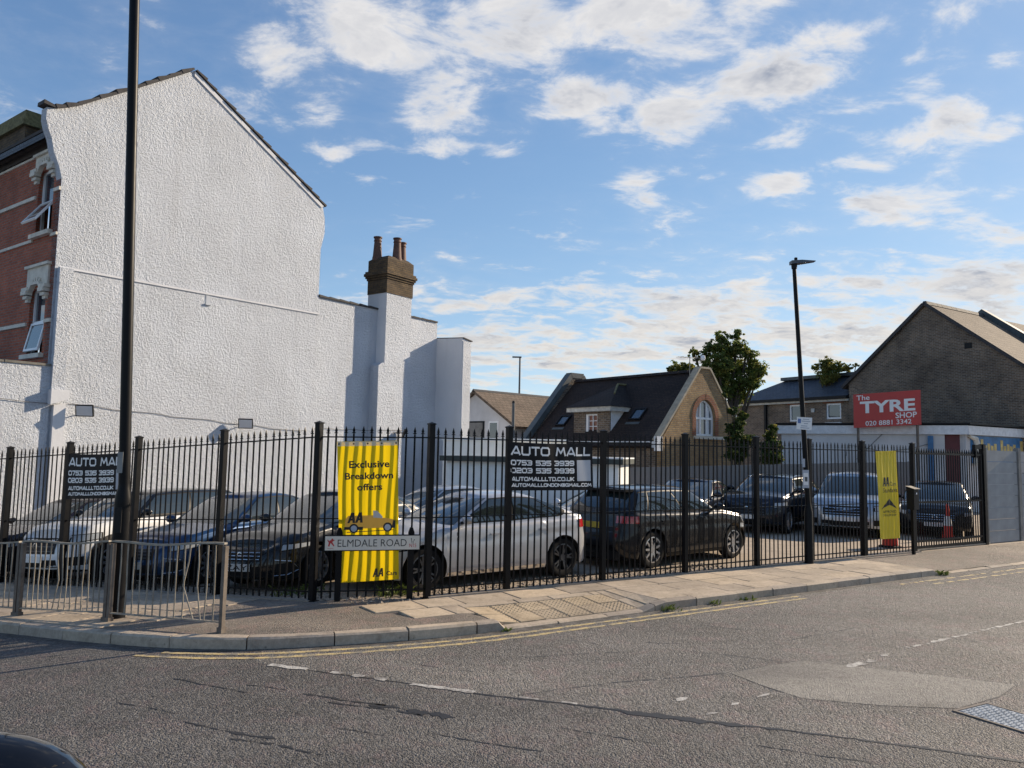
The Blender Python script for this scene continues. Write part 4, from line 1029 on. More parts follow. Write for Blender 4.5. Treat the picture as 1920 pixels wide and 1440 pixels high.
wf.fbox(BG, uc-hw+.07, uc+hw-.07, zsp-.06, zsp+.02, -.155, -.085); wf.fbox(BG, uc-.22, uc-.16, zs+.07, ztop-.12, -.15, -.08); wf.fbox(BG, uc+.16, uc+.22, zs+.07, ztop-.12, -.15, -.08)
wfo = wf.build('arched_window', M['pvc'], bh)
pl_ = dedup([(uc-hw+.01, zs+.01), (uc+hw-.01, zs+.01)] + [(uc+x-.01, zsp+y) for x, y in ar[:-1]] + [(uc, ztop-.02)] + [(uc-x+.01, zsp+y) for x, y in ar[:-1]][::-1])
MB().prism(BG, pl_, -.20, -.14).build('pane', M['pane'], wfo)
for a_ in (-.36, .28): MB().fbox(BG, uc+a_-.1, uc+a_+.12, zs+.08, zsp+.4, -.138, -.135).build('net_curtain', M['curtain'], wfo)
MB().fbox(BG, uc-hw-.12, uc+hw+.45, zs-.12, zs-.01, -.1, .12).build('sill', M['stone'], bh)
BL = 6.9
MB().fbox(BE, -BL, 0-.26, -.2, 2.42, 1.95, 2.14).build('side_wall', M['brownbrick'], bh)
rw = MB()   # roof slopes: thick slabs between gable and far end
def rslab(mb, a, b, th, w0, w1):
    (u0, z0), (u1, z1) = a, b; n = Vector((z0-z1, u1-u0)).normalized(); n = n if n.y > 0 else -n
    poly = [(u0, z0), (u1, z1), (u1+n.x*th, z1+n.y*th), (u0+n.x*th, z0+n.y*th)]
    if (u1-u0)*(poly[2][1]-z0)-(poly[2][0]-u0)*(z1-z0) < 0: poly = poly[::-1]
    mb.prism(BG, poly, w0, w1)
rslab(rw, (-2.42, 2.34), (.26, 5.12), .10, -BL, -.26); rslab(rw, (.26, 5.12), (2.95, 2.34), .10, -BL, -.26)
rfo = rw.build('roof', M['darktile'], bh)
for i in range(15):
    MB().prism(BG, [(.10, 5.2), (.20, 5.31), (.32, 5.31), (.42, 5.2)], -.28-(i+1)*.44+.02, -.28-i*.44).build('ridge_tile', M['darktile'], rfo)
# barge boards / copings
cpm = MB(); rslab(cpm, (-2.30, 2.60), (.0, 5.30), .07, -.24, .05); rslab(cpm, (.53, 5.30), (2.85, 2.42), .07, -.24, .05); cpm.fbox(BG, -.02, .55, 5.302, 5.37, -.24, .05); cpm.build('gable_coping', M['coping'], bh)
fp = MB(); rslab(fp, (-2.5, 2.4), (.12, 5.42), .22, -BL-.35, -BL); fp.fbox(BG, .0, .75, 5.40, 5.62, -BL-.35, -BL); rslab(fp, (.62, 5.42), (2.95, 2.4), .22, -BL-.35, -BL); fp.build('end_parapet', M['lead'], bh)
fp = MB(); fp.prism(BG, [(-2.3, -.2), (2.8, -.2), (2.8, 2.5), (.6, 5.40), (.1, 5.40), (-2.3, 2.5)], -BL-.33, -BL-.02); fp.build('end_wall', M['brownbrick'], bh)
MB().fbox(BE, -BL, .1, 2.36, 2.58, 2.30, 2.36).build('eaves_board', M['woodwhite'], bh)
MB().fbox(BG, -2.5, -2.2, 2.25, 2.75, -.02, .10).build('kneeler', M['woodwhite'], bh)
# dormer
DW = 2.0
du0, _z = BE.on(1076, 800, DW); du1, _z = BE.on(1143, 800, DW)
wu0, wz0 = BE.on(1097, 812, DW); wu1, wz1 = BE.on(1120, 776, DW)
fz = BE.on(1110, 771, DW)[1]
db = MB(); wall_open(db, BE, du0, du1, 2.55, fz-.02, .3, DW, [(wu0, wu1, wz0, wz1)]); db.build('dormer_wall', M['brownbrick'], bh)
dw_ = MB()
for b in ((wu0, wu1, wz0, wz0+.05), (wu0, wu1, wz1-.05, wz1), (wu0, wu0+.13, wz0+.05, wz1-.05), (wu1-.05, wu1, wz0+.05, wz1-.05)): dw_.fbox(BE, *b, DW-.12, DW-.04)
for i in (1, 2): dw_.fbox(BE, wu0+.13, wu1-.05, wz0+.05+(wz1-wz0-.1)*i/3-.012, wz0+.05+(wz1-wz0-.1)*i/3+.012, DW-.10, DW-.06)
dw_.fbox(BE, (wu0+wu1)/2+.03, (wu0+wu1)/2+.055, wz0+.05, wz1-.05, DW-.095, DW-.055)
dwo = dw_.build('dormer_window', M['pvc'], bh)
MB().fbox(BE, wu0+.02, wu1-.02, wz0+.02, wz1-.02, DW-.13, DW-.11).build('pane', plain('curtained_pane', (.20, .075, .05), .4, var=.3, vs=8), dwo)
fb = MB(); fb.fbox(BE, du0-.22, du1+.22, fz-.02, fz+.16, .4, DW+.2); fb.build('dormer_fascia', M['woodold'], bh)
ch = MB(); ch.add([BE.p(du1+.012, fz-.02, DW-.05), BE.p(du1+.012, 2.95, DW-.05), BE.p(du1+.012, fz-.02, .45)], [(0, 1, 2)]); ch.build('dormer_cheek', M['woodwhite'], bh)
um = (du0+du1)/2; rr_ = MB(); zr = 4.85; wR = .55
e = [BE.p(du0-.28, fz+.15, DW+.28), BE.p(du1+.28, fz+.15, DW+.28), BE.p(du1+.28, fz+.15, .35), BE.p(du0-.28, fz+.15, .35), BE.p(um, zr, wR), BE.p(um, zr, .0)]
rr_.add(e, [(0, 1, 4), (1, 2, 5, 4), (3, 0, 4, 5), (0, 3, 2, 1)]); rr_.build('dormer_roof', M['darktile'], bh)
hp = MB(); hp.tube([e[4]+UP*.03, e[4].lerp(e[1], .45)+UP*.03], [.05, .04], 5); hp.tube([e[4]+UP*.04, e[5]+UP*.04], .05, 5); hp.build('dormer_hip_tiles', M['moss'], bh)
# rooflights on the slope
sn = (BE.n*1.0 + UP*(2.68/2.78)).normalized(); sp0 = BG.p(-2.42, 2.34, 0)+sn*.10
su = BE.u; sv = su.cross(sn); sv = sv if sv.z > 0 else -sv
def rplane(px, py, p0, n): d = ray(px, py); return EYE+d*((p0-EYE).dot(n)/d.dot(n))
for px, py, lw, lh in ((1057, 790, .62, .62), (1197, 778, .62, .66)):
    c = rplane(px, py, sp0, sn)
    T = lambda q, c=c: c+su*q.x+sv*q.y+sn*q.z
    fr = MB()
    for b in ((-lw/2, lw/2, -lh/2, -lh/2+.06), (-lw/2, lw/2, lh/2-.06, lh/2), (-lw/2, -lw/2+.06, -lh/2+.06, lh/2-.06), (lw/2-.06, lw/2, -lh/2+.06, lh/2-.06)): fr.box(*b, -.02, .09, T)
    fo = fr.build('rooflight', M['blackdull'], bh); MB().box(-lw/2+.06, lw/2-.06, -lh/2+.06, lh/2-.06, 0, .05, T).build('pane', M['pane'], fo)
    MB().box(-lw/2-.05, lw/2+.05, -lh/2-.22, -lh/2-.1, .0, .03, T).build('flashing', M['lead'], fo)
# aerial
ae = thing('roof_aerial', 'thin television aerial on the ridge of the dark roofed house', 'aerial', BG.p(-.35, 4.8, -.3))
MB().tube([BG.p(-.35, 4.3, -.2), BG.p(-.35, 5.75, -.2)], .016, 6).build('mast', M['galv'], ae)
mb = MB(); mb.tube([BG.p(-1.0, 5.66, -.2), BG.p(.3, 5.72, -.2)], .010, 5)
for i in range(6): mb.tube([BG.p(-.9+i*.2, 5.66+.008*i-.0, -.38), BG.p(-.9+i*.2, 5.66+.008*i, -.02)], .006, 4)
mb.build('boom', M['galv'], ae)
MB().lathe(BG.p(.35, 5.72, -.15), [(.02, -.1), (.08, -.08), (.10, 0), (.08, .1), (.02, .12)], 8).build('head', M['pvc'], ae)

# ------------------------------------------------------------------ small white house far behind
AF = Fr(dpt(893, 738, 38), (.70, -.71))
sh = thing('white_cottage', 'far small white gabled house with brown tiled roof between wall and dark roof', 'house', (AF.o.x, AF.o.y, 0))
eu_, ez = AF.on(965, 795); az = AF.on(893, 738)[1]
MB().prism(AF, [(-eu_-1.0, -.6), (eu_, -.6), (eu_, ez), (0, az), (-eu_-1.0, ez-.4)], -9, 0).build('wall', M['white_old'], sh)
rm = MB()
for a, b in (((0, az+.02), (eu_+.25, ez-.22)), ((-eu_-1.2, ez-.58), (0, az+.02))):
    n = Vector((-(b[1]-a[1]), b[0]-a[0])).normalized(); rm.prism(AF, [a, b, (b[0]+n.x*.12, b[1]+n.y*.12), (a[0]+n.x*.12, a[1]+n.y*.12)], -9.2, .2)
rm.build('roof', M['browntile'], sh)
MB().prism(AF, [(-.12, az+.10), (.12, az+.10), (0, az+.22)], -9.2, .22).build('ridge', M['verge'], sh)
for (x0, x1, y0, y1, mat, tr_) in ((881, 906, 793, 838, 'concpost', 1), (919, 933, 793, 838, 'pane', 0)):
    a0_, z1_ = AF.on(x0, y0); a1_, z0_ = AF.on(x1, y1)
    fo = MB().fbox(AF, a0_-.06, a1_+.06, z0_, z1_+.08, 0, .04).build('window_frame', M['pvc' if not tr_ else 'blackdull'], sh)
    MB().fbox(AF, a0_+.03, a1_-.03, z0_+.06, z1_, .04, .055).build('pane', M[mat], fo)
MB().fbox(AF, eu_-.6, eu_+.0, ez-1.9, ez-1.2, 0, .05).build('vent_box', M['steelgrey'], sh)
# ------------------------------------------------------------------ outbuilding and cabin in the yard
OBf = Fr((-2.2, 25.1), (1, -.02))
ob = thing('outbuilding', 'plain white flat roofed outbuilding behind the portable cabin', 'outbuilding', (0, 25, 0))
MB().fbox(OBf, 0, 4.0, -.5, 2.46, -3, 0).build('wall', M['cabin'], ob); MB().fbox(OBf, -.05, 4.05, 2.46, 2.55, -3.05, .05).build('parapet_cap', M['woodwhite'], ob)
CBf = Fr((-1.75, 21.25), (.965, -.262))
cb = thing('portable_cabin', 'white portable cabin with dark roof trim behind the silver hatchback', 'cabin', (0, 20.7, 0))
MB().fbox(CBf, 0, 4.72, -.3, 1.84, -2.4, 0).build('cabin_wall', M['cabin'], cb)
for i in range(4): MB().fbox(CBf, .02+i*1.18, 1.16+i*1.18, .1, 1.70, 0, .025).build('wall_panel', M['cabin'], cb)
MB().fbox(CBf, -.15, 4.85, 1.84, 1.98, -2.55, .18).build('roof_trim', M['darkgreen'], cb)
MB().fbox(CBf, 3.1, 4.86, 1.981, 2.02, -2.5, .19).build('roof_edge', M['woodwhite'], cb)
# grey boarded fence at the back of the yard
bf = thing('board_fence', 'grey vertical board fence along the back of the yard', 'fence', (3.3, 25.8, 0))
p0, p1 = Vector((3.3, 25.8, 0)), Vector((13.6, 26.2, 0)); bd = (p1-p0).normalized(); nbd = 70; bw = (p1-p0).length/nbd
BM_ = MB(); BM_.box(.004, bw-.004, -.011, .011, -.2, 1.0); board_me = BM_.mesh('board'); board_me.materials.append(M['greyboard'])
for i in range(nbd):
    p = p0+bd*(bw*i); h = 1.66+.40*i/nbd
    m = Matrix.Translation(p-Vector((3.3, 25.8, 0))) @ Matrix.Rotation(math.atan2(bd.y, bd.x), 4, 'Z') @ Matrix.Diagonal((1, 1, h+random.uniform(-.008, .008), 1))
    instance('board', board_me, m @ Matrix.Translation((0, .006*(i % 2), 0)), bf)
for z in (.4, 1.45): MB().bar(p0+UP*z-Vector((0, -.06, 0)), p1+UP*z-Vector((0, -.06, 0)), .05, .08).build('rail', M['greyboard'], bf)

# ------------------------------------------------------------------ slate wing and tall brick gable
OD = dpt(1735, 573, 38.0)
DF = Fr(OD, (.539, -.842), k=38/28)
dh = thing('brick_gable_house', 'tall brown brick gable end house with tiled roof behind the red sign', 'house', (OD.x, OD.y, 0))
MB().prism(DF, [(-3.17, -.2), (3.5, -.2), (3.5, 5.0), (0, 7.78), (-3.17, 5.09)], -.3, 0).build('gable_wall', M['brownbrick'], dh)
dr = MB()
for a, b in (((0, 7.79), (3.75, 4.81)), ((-3.4, 4.90), (0, 7.79))):
    n = Vector((-(b[1]-a[1]), b[0]-a[0])).normalized(); dr.prism(DF, [a, b, (b[0]+n.x*.09, b[1]+n.y*.09), (a[0]+n.x*.09, a[1]+n.y*.09)], -14, .06)
dro = dr.build('roof', M['browntile'], dh)
vb = MB()
for a, b in (((0, 7.80), (3.75, 4.82)), ((-3.4, 4.91), (0, 7.80))):
    n = Vector((-(b[1]-a[1]), b[0]-a[0])).normalized(); vb.prism(DF, [a, b, (b[0]+n.x*.12, b[1]+n.y*.12), (a[0]+n.x*.12, a[1]+n.y*.12)], .06, .12)
vb.build('verge_edge', M['verge'], dh)
for i in range(12): MB().prism(DF, [(-.14, 7.82), (.14, 7.82), (.05, 7.96), (-.05, 7.96)], .05-(i+1)*.34+.012, .05-i*.34).build('ridge_tile', M['verge'], dro)
MB().fbox(DF, -.2+1.55, .05+1.55, 6.05, 6.25, 0, .01).build('air_brick', M['blackdull'], dh)
mb = MB(); mb.prism(DF, [(-3.6, 3.5), (3.6, 3.5), (3.6, 5.35), (0, 8.15), (-3.6, 5.35)], -4.4, -4.05); mb.build('party_wall_upstand', M['lead'], dh)
mb = MB(); mb.prism(DF, [(-3.6, 3.5), (3.6, 3.5), (3.6, 5.3), (0, 8.1), (-3.6, 5.3)], -9.6, -9.25); mb.build('party_wall_upstand', M['lead'], dh)
MB().fbox(DF, -3.17, 3.5, -.2, 5.0, -14, -.3).build('house_body', M['brownbrick'], dh)
# slate wing
sw = thing('slate_wing', 'low brick wing with blue slate roof and white windows left of red sign', 'house', DF.p(-6, 0, -.1))
wops = [(-6.08, -5.30, 3.66, 4.38), (-4.28, -3.60, 3.72, 4.36)]
wall_open(MB(), DF, -9.0, -3.19, -.2, 4.66, -.4, -.10, wops).build('wall', M['brownbrick'], sw)
MB().fbox(DF, -9.0, -3.19, -.2, 4.6, -4, -.42).build('wing_body', M['brownbrick'], sw)
for (u0, u1, z0, z1) in wops:
    fr = MB()
    for b in ((u0, u1, z0, z0+.07), (u0, u1, z1-.07, z1), (u0, u0+.07, z0+.07, z1-.07), (u1-.07, u1, z0+.07, z1-.07)): fr.fbox(DF, *b, -.2, -.13)
    fo = fr.build('window', M['pvc'], sw); MB().fbox(DF, u0+.05, u1-.05, z0+.05, z1-.05, -.19, -.17).build('pane', M['pane'], fo)
    MB().prism(DF, [(u0-.12, z1), (u1+.12, z1), (u1+.18, z1+.2), (u0-.18, z1+.2)], -.1, -.085).build('brick_lintel', M['orangebrick'], sw)
MB().fbox(DF, -4.3, -3.58, 3.52, 3.58, -.1, -.02).build('sill', M['woodwhite'], sw)
rp = MB(); e0, e1 = (-9.25, 4.66), (-3.1, 4.66)
rp.add([DF.p(-9.25, 4.62, .12), DF.p(-3.19, 4.62, .12), DF.p(-3.19, 5.62, -1.6), DF.p(-7.4, 5.62, -1.6), DF.p(-9.25, 4.62, -4.0), DF.p(-3.19, 4.62, -4.0)], [(0, 1, 2, 3), (0, 3, 4), (3, 2, 5, 4), (4, 5, 1, 0)])
rp.build('roof', M['slate'], sw)
MB().fbox(DF, -7.5, -3.19, 5.6, 5.74, -1.85, -1.35).build('ridge_capping', M['lead'], sw)
MB().fbox(DF, -9.27, -3.19, 4.52, 4.64, -.08, .16).build('gutter', M['blackdull'], sw)
MB().fbox(DF, -9.27, -3.19, 4.43, 4.515, -.08, .06).build('soffit_board', M['woodold'], sw)
MB().fbox(DF, -7.35, -7.25, .5, 4.5, -.1, .0).build('downpipe', M['blackdull'], sw)
MB().fbox(DF, -4.98, -4.82, 4.02, 4.18, -.1, -.06).build('flue_vent', M['woodold'], sw)

# ------------------------------------------------------------------ tyre garage
KE = 32/23
EC = Vector((13.573, 23.0, 0))*KE; EL = Vector((8.983, 25.6, 0))*KE
E1 = Fr(EC, (EC-EL), k=KE); E2 = Fr(EC, DR, k=KE); e1l = (EC-EL).length/KE
ga = thing('tyre_garage', 'low white rendered garage with white fascia and faded blue hoarding', 'garage', (EC.x, EC.y, 0))
wall_open(MB(), E1, -e1l, -.06, -.2, 2.92, -.2, 0, [(-.55, -.08, -.2, 2.9)]).build('side_wall', M['white_old'], ga)
MB().fbox(E1, -.55, -.08, .0, 2.9, -.18, -.08).build('red_door', M['darkred'], ga)
MB().fbox(E2, .0, 9, -.2, 2.92, -.2, 0).build('front_wall', M['white_old'], ga)
MB().prism(E1, [(-e1l-.1, 2.9), (.08, 2.9), (.08, 3.17), (-e1l-.1, 3.17)], 0, .10).build('fascia', M['woodwhite'], ga)
MB().fbox(E2, -.06, 9, 2.9, 3.165, .02, .12).build('fascia', M['woodwhite'], ga)
rp = MB(); rp.add([E1.p(-e1l-.15, 3.2, .15), E1.p(.12, 3.2, .15), E2.p(9, 3.2, .15), E2.p(9, 3.2, -6), E1.p(-e1l-.15, 3.2, -4.0)]+[E1.p(-e1l-.15, 3.25, .15), E1.p(.12, 3.25, .15), E2.p(9, 3.25, .15), E2.p(9, 3.25, -6), E1.p(-e1l-.15, 3.25, -4.0)],
                  [(4, 3, 2, 1, 0), (5, 6, 7, 8, 9)]+[(i, (i+1) % 5, 5+(i+1) % 5, 5+i) for i in range(5)]); rp.build('flat_roof', M['blackdull'], ga)
MB().fbox(E2, .25, 8, 2.05, 2.87, 0, .05).build('hoarding', M['bluepanel'], ga)
for a_, b_ in ((.75, 1.75), (1.95, 2.95), (3.2, 4.3)):
    hp = MB(); n_ = 5
    for i in range(n_):
        x0 = a_+(b_-a_)*i/n_; hp.fbox(E2, x0, x0+(b_-a_)/n_*.78, 2.22, 2.66-(.06 if i % 2 else 0)+(.12 if i == 0 else 0), .05, .056)
    hp.build('faded_lettering', M['yellowprint'], ga)
tb = MB(); tb.tube([E2.p(.42, 2.0, .1), E2.p(.42, 2.55, .12), E2.p(.36, 2.78, .1), E2.p(.1, 2.86, .06)], [.13, .13, .12, .06], 8); tb.build('vent_pipe', M['stone'], ga, smooth=True)
MB().fbox(E1, -1.0, -.85, .2, 2.85, 0, .1).build('blue_pipe', M['bluepanel'], ga)
wr = MB(); wr.tube([E1.p(-3.3, 2.2, .02), E1.p(-3.25, 2.55, .02), E1.p(-2.9, 2.5, .02), E1.p(-2.2, 2.35, .02), E1.p(-1.5, 2.45, .02), E1.p(-1.0, 2.6, .02)], .012, 5); wr.tube([E1.p(-3.0, 2.1, .02), E1.p(-2.2, 2.95, .02)], .012, 5); wr.build('wiring', M['cable'], ga)
# red sign on two posts
SL, SR_ = dpt(1600, 740, 24.15*KE), dpt(1726, 731, 23.15*KE)
SF = Fr(SL, (SR_-SL)); slen = Vector((SR_.x-SL.x, SR_.y-SL.y)).length
zl, zr_ = SL.z, SR_.z; hS = 1.05*KE
rsn = thing('tyre_shop_sign', 'red tyre shop sign board with white lettering above the garage', 'sign', (SL.x, SL.y, 2.3))
def spt(x, y, w): # x,y in 0..1
    return SF.p(x*slen, zl+(zr_-zl)*x-hS*(1-y), w)
mb = MB(); mb.hexa([spt(0, 0, .04), spt(1, 0, .04), spt(1, 0, 0), spt(0, 0, 0), spt(0, 1, .04), spt(1, 1, .04), spt(1, 1, 0), spt(0, 1, 0)]); mb.build('panel', M['redsign'], rsn)
for s_, x0, x1, y0, y1, bo in (('The', .05, .25, .81, .96, .012), ('TYRE', .10, .92, .42, .77, .03), ('SHOP', .63, .94, .22, .385, .016), ('020 8881 3342', .18, .86, .045, .185, .01)):
    vs, fs = fit_text(s_, x0, x1, y0, y1, bo)
    lay(vs, fs, lambda x, y: spt(x, y, .046)).build('lettering', M['signwhite'], rsn)
for x in (.06, .94):
    q0 = spt(x, 0, -.05); MB().bar(Vector((q0.x, q0.y, 1.2)), q0+UP*.9, .08, .08).build('post', M['galvdark'], rsn)

# ------------------------------------------------------------------ lamp columns
b = gpt(217, 1160)
lp = thing('lamp_column', 'big black street lamp column rising out of the picture behind the guardrail', 'lamp post', b)
zg = b.z
MB().lathe(b, [(.115, -.1), (.110, .05), (.108, .95), (.108, .97)], 20).build('base_compartment', M['black'], lp, smooth=True)
MB().lathe(b, [(.106, .965), (.106, 1.48), (.10, 1.56), (.076, 1.66), (.072, 1.72)], 20).build('root_sleeve', M['black'], lp, smooth=True)
MB().tube([b+Vector((-.043*h_, 0, h_+1.7)) for h_ in (0, 1.5, 3, 5, 7, 8)], [.072, .071, .069, .067, .065, .064], 20).build('shaft', M['black'], lp, smooth=True)
mb = MB(); mb.box(-.045, .045, -.112, -.102, 1.10, 1.42, lambda q: b+q); mb.build('access_door', M['blackdull'], lp)
mb = MB(); q0 = Vector((b.x, b.y, b.z)); mb.box(-.072, .0, -.078, -.073, 1.86, 2.13, lambda q: q0+q); mb.build('notice_plate', plain('grey_sticker', (.24, .24, .23), .6), lp)
mb = MB(); mb.hexa([b+Vector((-.35, 0, .05))+Vector(v) for v in ((0, -.15, 9.5), (.1, -.15, 9.5), (.1, .15, 9.5), (0, .15, 9.5), (0, -.15, 9.66), (.8, -.12, 9.66), (.8, .12, 9.66), (0, .15, 9.66))]); mb.build('lantern', M['blackdull'], lp)
b2 = gpt(1517, 1057)
l2 = thing('lamp_column', 'slim black street lamp column with flat lantern in front of the side railings', 'lamp post', b2)
MB().lathe(b2, [(.095, -.05), (.088, .04), (.086, 1.02), (.06, 1.14), (.052, 1.2)], 16).build('base_compartment', M['black'], l2, smooth=True)
LEAN = lambda h: Vector((-.045*max(0, h-1.1), 0, 0))
MB().tube([b2+UP*h+LEAN(h) for h in (1.1, 1.2, 3.0, 4.5, 6.08)], [.054, .052, .048, .044, .040], 16).build('shaft', M['black'], l2, smooth=True)
MB().lathe(b2+UP*6.0+LEAN(6.0), [(.055, 0), (.06, .06), (.055, .14)], 12).build('spigot', M['blackdull'], l2, smooth=True)
T2 = lambda q: b2+UP*6.1+LEAN(6.1)+q
mb = MB(); mb.add([T2(Vector(v)) for v in ((-.07, -.08, -.01), (.14, -.11, .01), (.43, -.06, .055), (.43, .06, .055), (.14, .11, .01), (-.07, .08, -.01), (-.07, -.08, .06), (.14, -.09, .075), (.43, -.05, .072), (.43, .05, .072), (.14, .09, .075), (-.07, .08, .06))],
                  [(5, 4, 3, 2, 1, 0), (6, 7, 8, 9, 10, 11)]+[(i, (i+1) % 6, 6+(i+1) % 6, 6+i) for i in range(6)]); mb.build('lantern', M['steelgrey'], l2)
mb = MB(); mb.lathe(T2(Vector((.04, 0, .07))), [(.035, 0), (.035, .06), (.02, .07)], 8); mb.build('photocell', M['blackdull'], l2)
# notices on the slim column
nf = (-DR*0+Vector((-.25, -.968, 0))).normalized(); nu = Vector((-nf.y, nf.x, 0)); nu = nu if nu.x > 0 else -nu
def plate(parent, px, py, w, h, name, mat, off=.058, tilt=0.0):
    d = ray(px, py); c = EYE+d*((b2.y-off)/d.y)
    ct, st = math.cos(tilt), math.sin(tilt)
    T = lambda q: c+nu*(q.x*ct-q.z*st)+UP*(q.x*st+q.z*ct)+nf*(-q.y)
    o = MB().box(-w/2, w/2, -.003, .003, -h/2, h/2, T).build(name, mat, parent); return o, T
pk = thing('parking_notice', 'white square parking notice high on the slim lamp column', 'sign', dpt(1508, 794, b2.y-.06))
o_, T_ = plate(pk, 1508, 794, .29, .25, 'plate', M['signwhite'], .06, -.06)
mb = MB()
for z, x0, x1 in ((.085, -.03, .09), (.045, -.05, .115), (.0, -.01, .07), (-.05, -.06, .06), (-.09, -.07, .10)): mb.box(x0, x1, -.005, -.0035, z-.009, z+.009, T_)
mb.build('print_lines', M['palegrey'], pk)
MB().box(-.125, -.065, -.005, -.0035, .0, .09, T_).build('symbol', plain('sign_blue', (.12, .2, .42), .5, var=0), pk)
pb = thing('column_notice_box', 'small grey notice box strapped to the slim lamp column', 'notice box', dpt(1511, 898, b2.y-.1))
o_, T_ = plate(pb, 1511, 898, .12, .36, 'case', M['palegrey'], .075); MB().box(-.045, .045, -.006, -.0035, -.12, .12, T_).build('notice', M['signwhite'], pb)
MB().box(-.02, .03, -.008, -.0065, -.05, .04, T_).build('print', M['steelgrey'], pb)
o_, T_ = plate(l2, 1507, 868, .05, .17, 'number_plate', M['palegrey'], .06)
# distant lamp and pole
d0 = dpt(975, 670, 50); dl = thing('distant_lamp_column', 'thin distant street lamp seen against the sky above the cottage roof', 'lamp post', (d0.x, d0.y, 0))
MB().lathe((d0.x, d0.y, 0), [(.09, 0), (.07, 4), (.055, d0.z)], 8).build('shaft', M['steelgrey'], dl); MB().box(-.5, .1, -.1, .1, -.03, .05, lambda q: d0+q).build('lantern', M['steelgrey'], dl)
d1 = dpt(963, 755, 30); dp = thing('service_pole', 'dark plain pole in front of the white cottage', 'pole', (d1.x, d1.y, 0))
MB().lathe((d1.x, d1.y, 0), [(.07, -.3), (.065, 2), (.06, d1.z)], 10).build('shaft', M['steelgrey'], dp, smooth=True); MB().lathe((d1.x, d1.y, d1.z), [(.07, -.02), (.05, .06), (.01, .08)], 10).build('cap', M['blackdull'], dp)

# ------------------------------------------------------------------ banners
CFm = Fr(FA, FB-FA); RFm = Fr(FB, DR); LFm = Fr(FA, -DL)
def banner(name, label, F, px, w, mat, fold, cat='banner', amp=.010, sag=.0, group=None):
    """px: four image corners tl,tr,br,bl of the cloth where it hangs on the railings"""
    C = [F.on(*q, w) for q in px]; tl, tr, br, bl = C
    def fn(x, y, off=0.0):
        u = (bl[0]+(br[0]-bl[0])*x)*(1-y)+(tl[0]+(tr[0]-tl[0])*x)*y; z = (bl[1]+(br[1]-bl[1])*x)*(1-y)+(tl[1]+(tr[1]-tl[1])*x)*y
        d = amp*math.sin(u*2*math.pi/fold)*(.6+.4*(1-y)) + .0015*math.sin(u*23+z*5) + .006*math.sin(z*4.0+u*3)
        z2 = z - sag*math.sin(x*math.pi)*y
        return F.p(u, z2, w+d+off)
    t = thing(name, label, cat, F.p(bl[0], bl[1], w), 0, group)
    mb = MB(); mb.grid(lambda a, c: fn(a, c), 64, 24); mb.build('cloth', mat, t, smooth=180)
    width = abs(tr[0]-tl[0])
    return t, fn, width
def prints(t, fn, items, mat, width, name='lettering', off=.003):
    for s_, x0, x1, y0, y1, bo, shr in items:
        vs, fs = fit_text(s_, x0, x1, y0, y1, bo, shr)
        lay(vs, fs, lambda x, y: fn(x, y, off), .02).build(name, mat, t, uv=False)
def poly_print(t, fn, poly, mat, name, off=.003):
    lay([Vector(p) for p in poly], [tuple(range(len(poly)))], lambda x, y: fn(x, y, off), .02).build(name, mat, t, uv=False)
def zx(x): return (x-925)/460
def zy(y): return 1-(y-180)/1062
yb, yfn, yw = banner('breakdown_banner', 'tall yellow breakdown offers banner on the corner railings behind the street nameplate', CFm, [(632, 828), (746, 826), (748, 1086), (637, 1093)], .045, M['yellowcloth'], .119, amp=.0015)
prints(yb, yfn, [('Exclusive', zx(1012), zx(1320), zy(385), zy(330), .026, 0), ('Breakdown', zx(980), zx(1347), zy(472), zy(420), .026, 0), ('offers', zx(1070), zx(1262), zy(558), zy(505), .026, 0)], M['signblack'], yw)
poly_print(yb, yfn, [(.005, .966), (.995, .966), (.995, .998), (.005, .998)], M['whitecloth'], 'top_hem', .002)
def circ(cx, cy, r, n=14, asp=460/1062): return [(cx+r*math.cos(2*math.pi*i/n), cy+r*asp*math.sin(2*math.pi*i/n)) for i in range(n)]
for ex in (.03, .27, .5, .73, .97): poly_print(yb, yfn, circ(ex, .982, .016, 10), M['galvdark'], 'eyelet', .0035)
P2 = lambda L: [(zx(a), zy(b)) for a, b in L][::-1]
poly_print(yb, yfn, P2([(968, 845), (978, 770), (1000, 745), (1190, 748), (1190, 765), (1290, 772), (1345, 785), (1355, 845)]), M['orangeprint'], 'van_print', .0025)
poly_print(yb, yfn, P2([(1190, 765), (1190, 712), (1222, 716), (1262, 760), (1262, 772)]), M['greyprint'], 'van_cab_print', .003)
poly_print(yb, yfn, P2([(965, 850), (968, 828), (1110, 832), (1110, 855)]), M['signblack'], 'van_bumper_print', .0032)
poly_print(yb, yfn, P2([(1330, 850), (1345, 790), (1362, 795), (1358, 850)]), M['signblack'], 'van_nose_print', .0032)
for cx in (1040, 1300):
    poly_print(yb, yfn, circ(zx(cx), zy(842), .078), M['signblack'], 'wheel_print', .0036); poly_print(yb, yfn, circ(zx(cx), zy(843), .052), M['palegrey'], 'hub_print', .0042)
poly_print(yb, yfn, P2([(985, 872), (985, 866), (1345, 862), (1345, 867)]), M['signblack'], 'ground_line_print', .003)
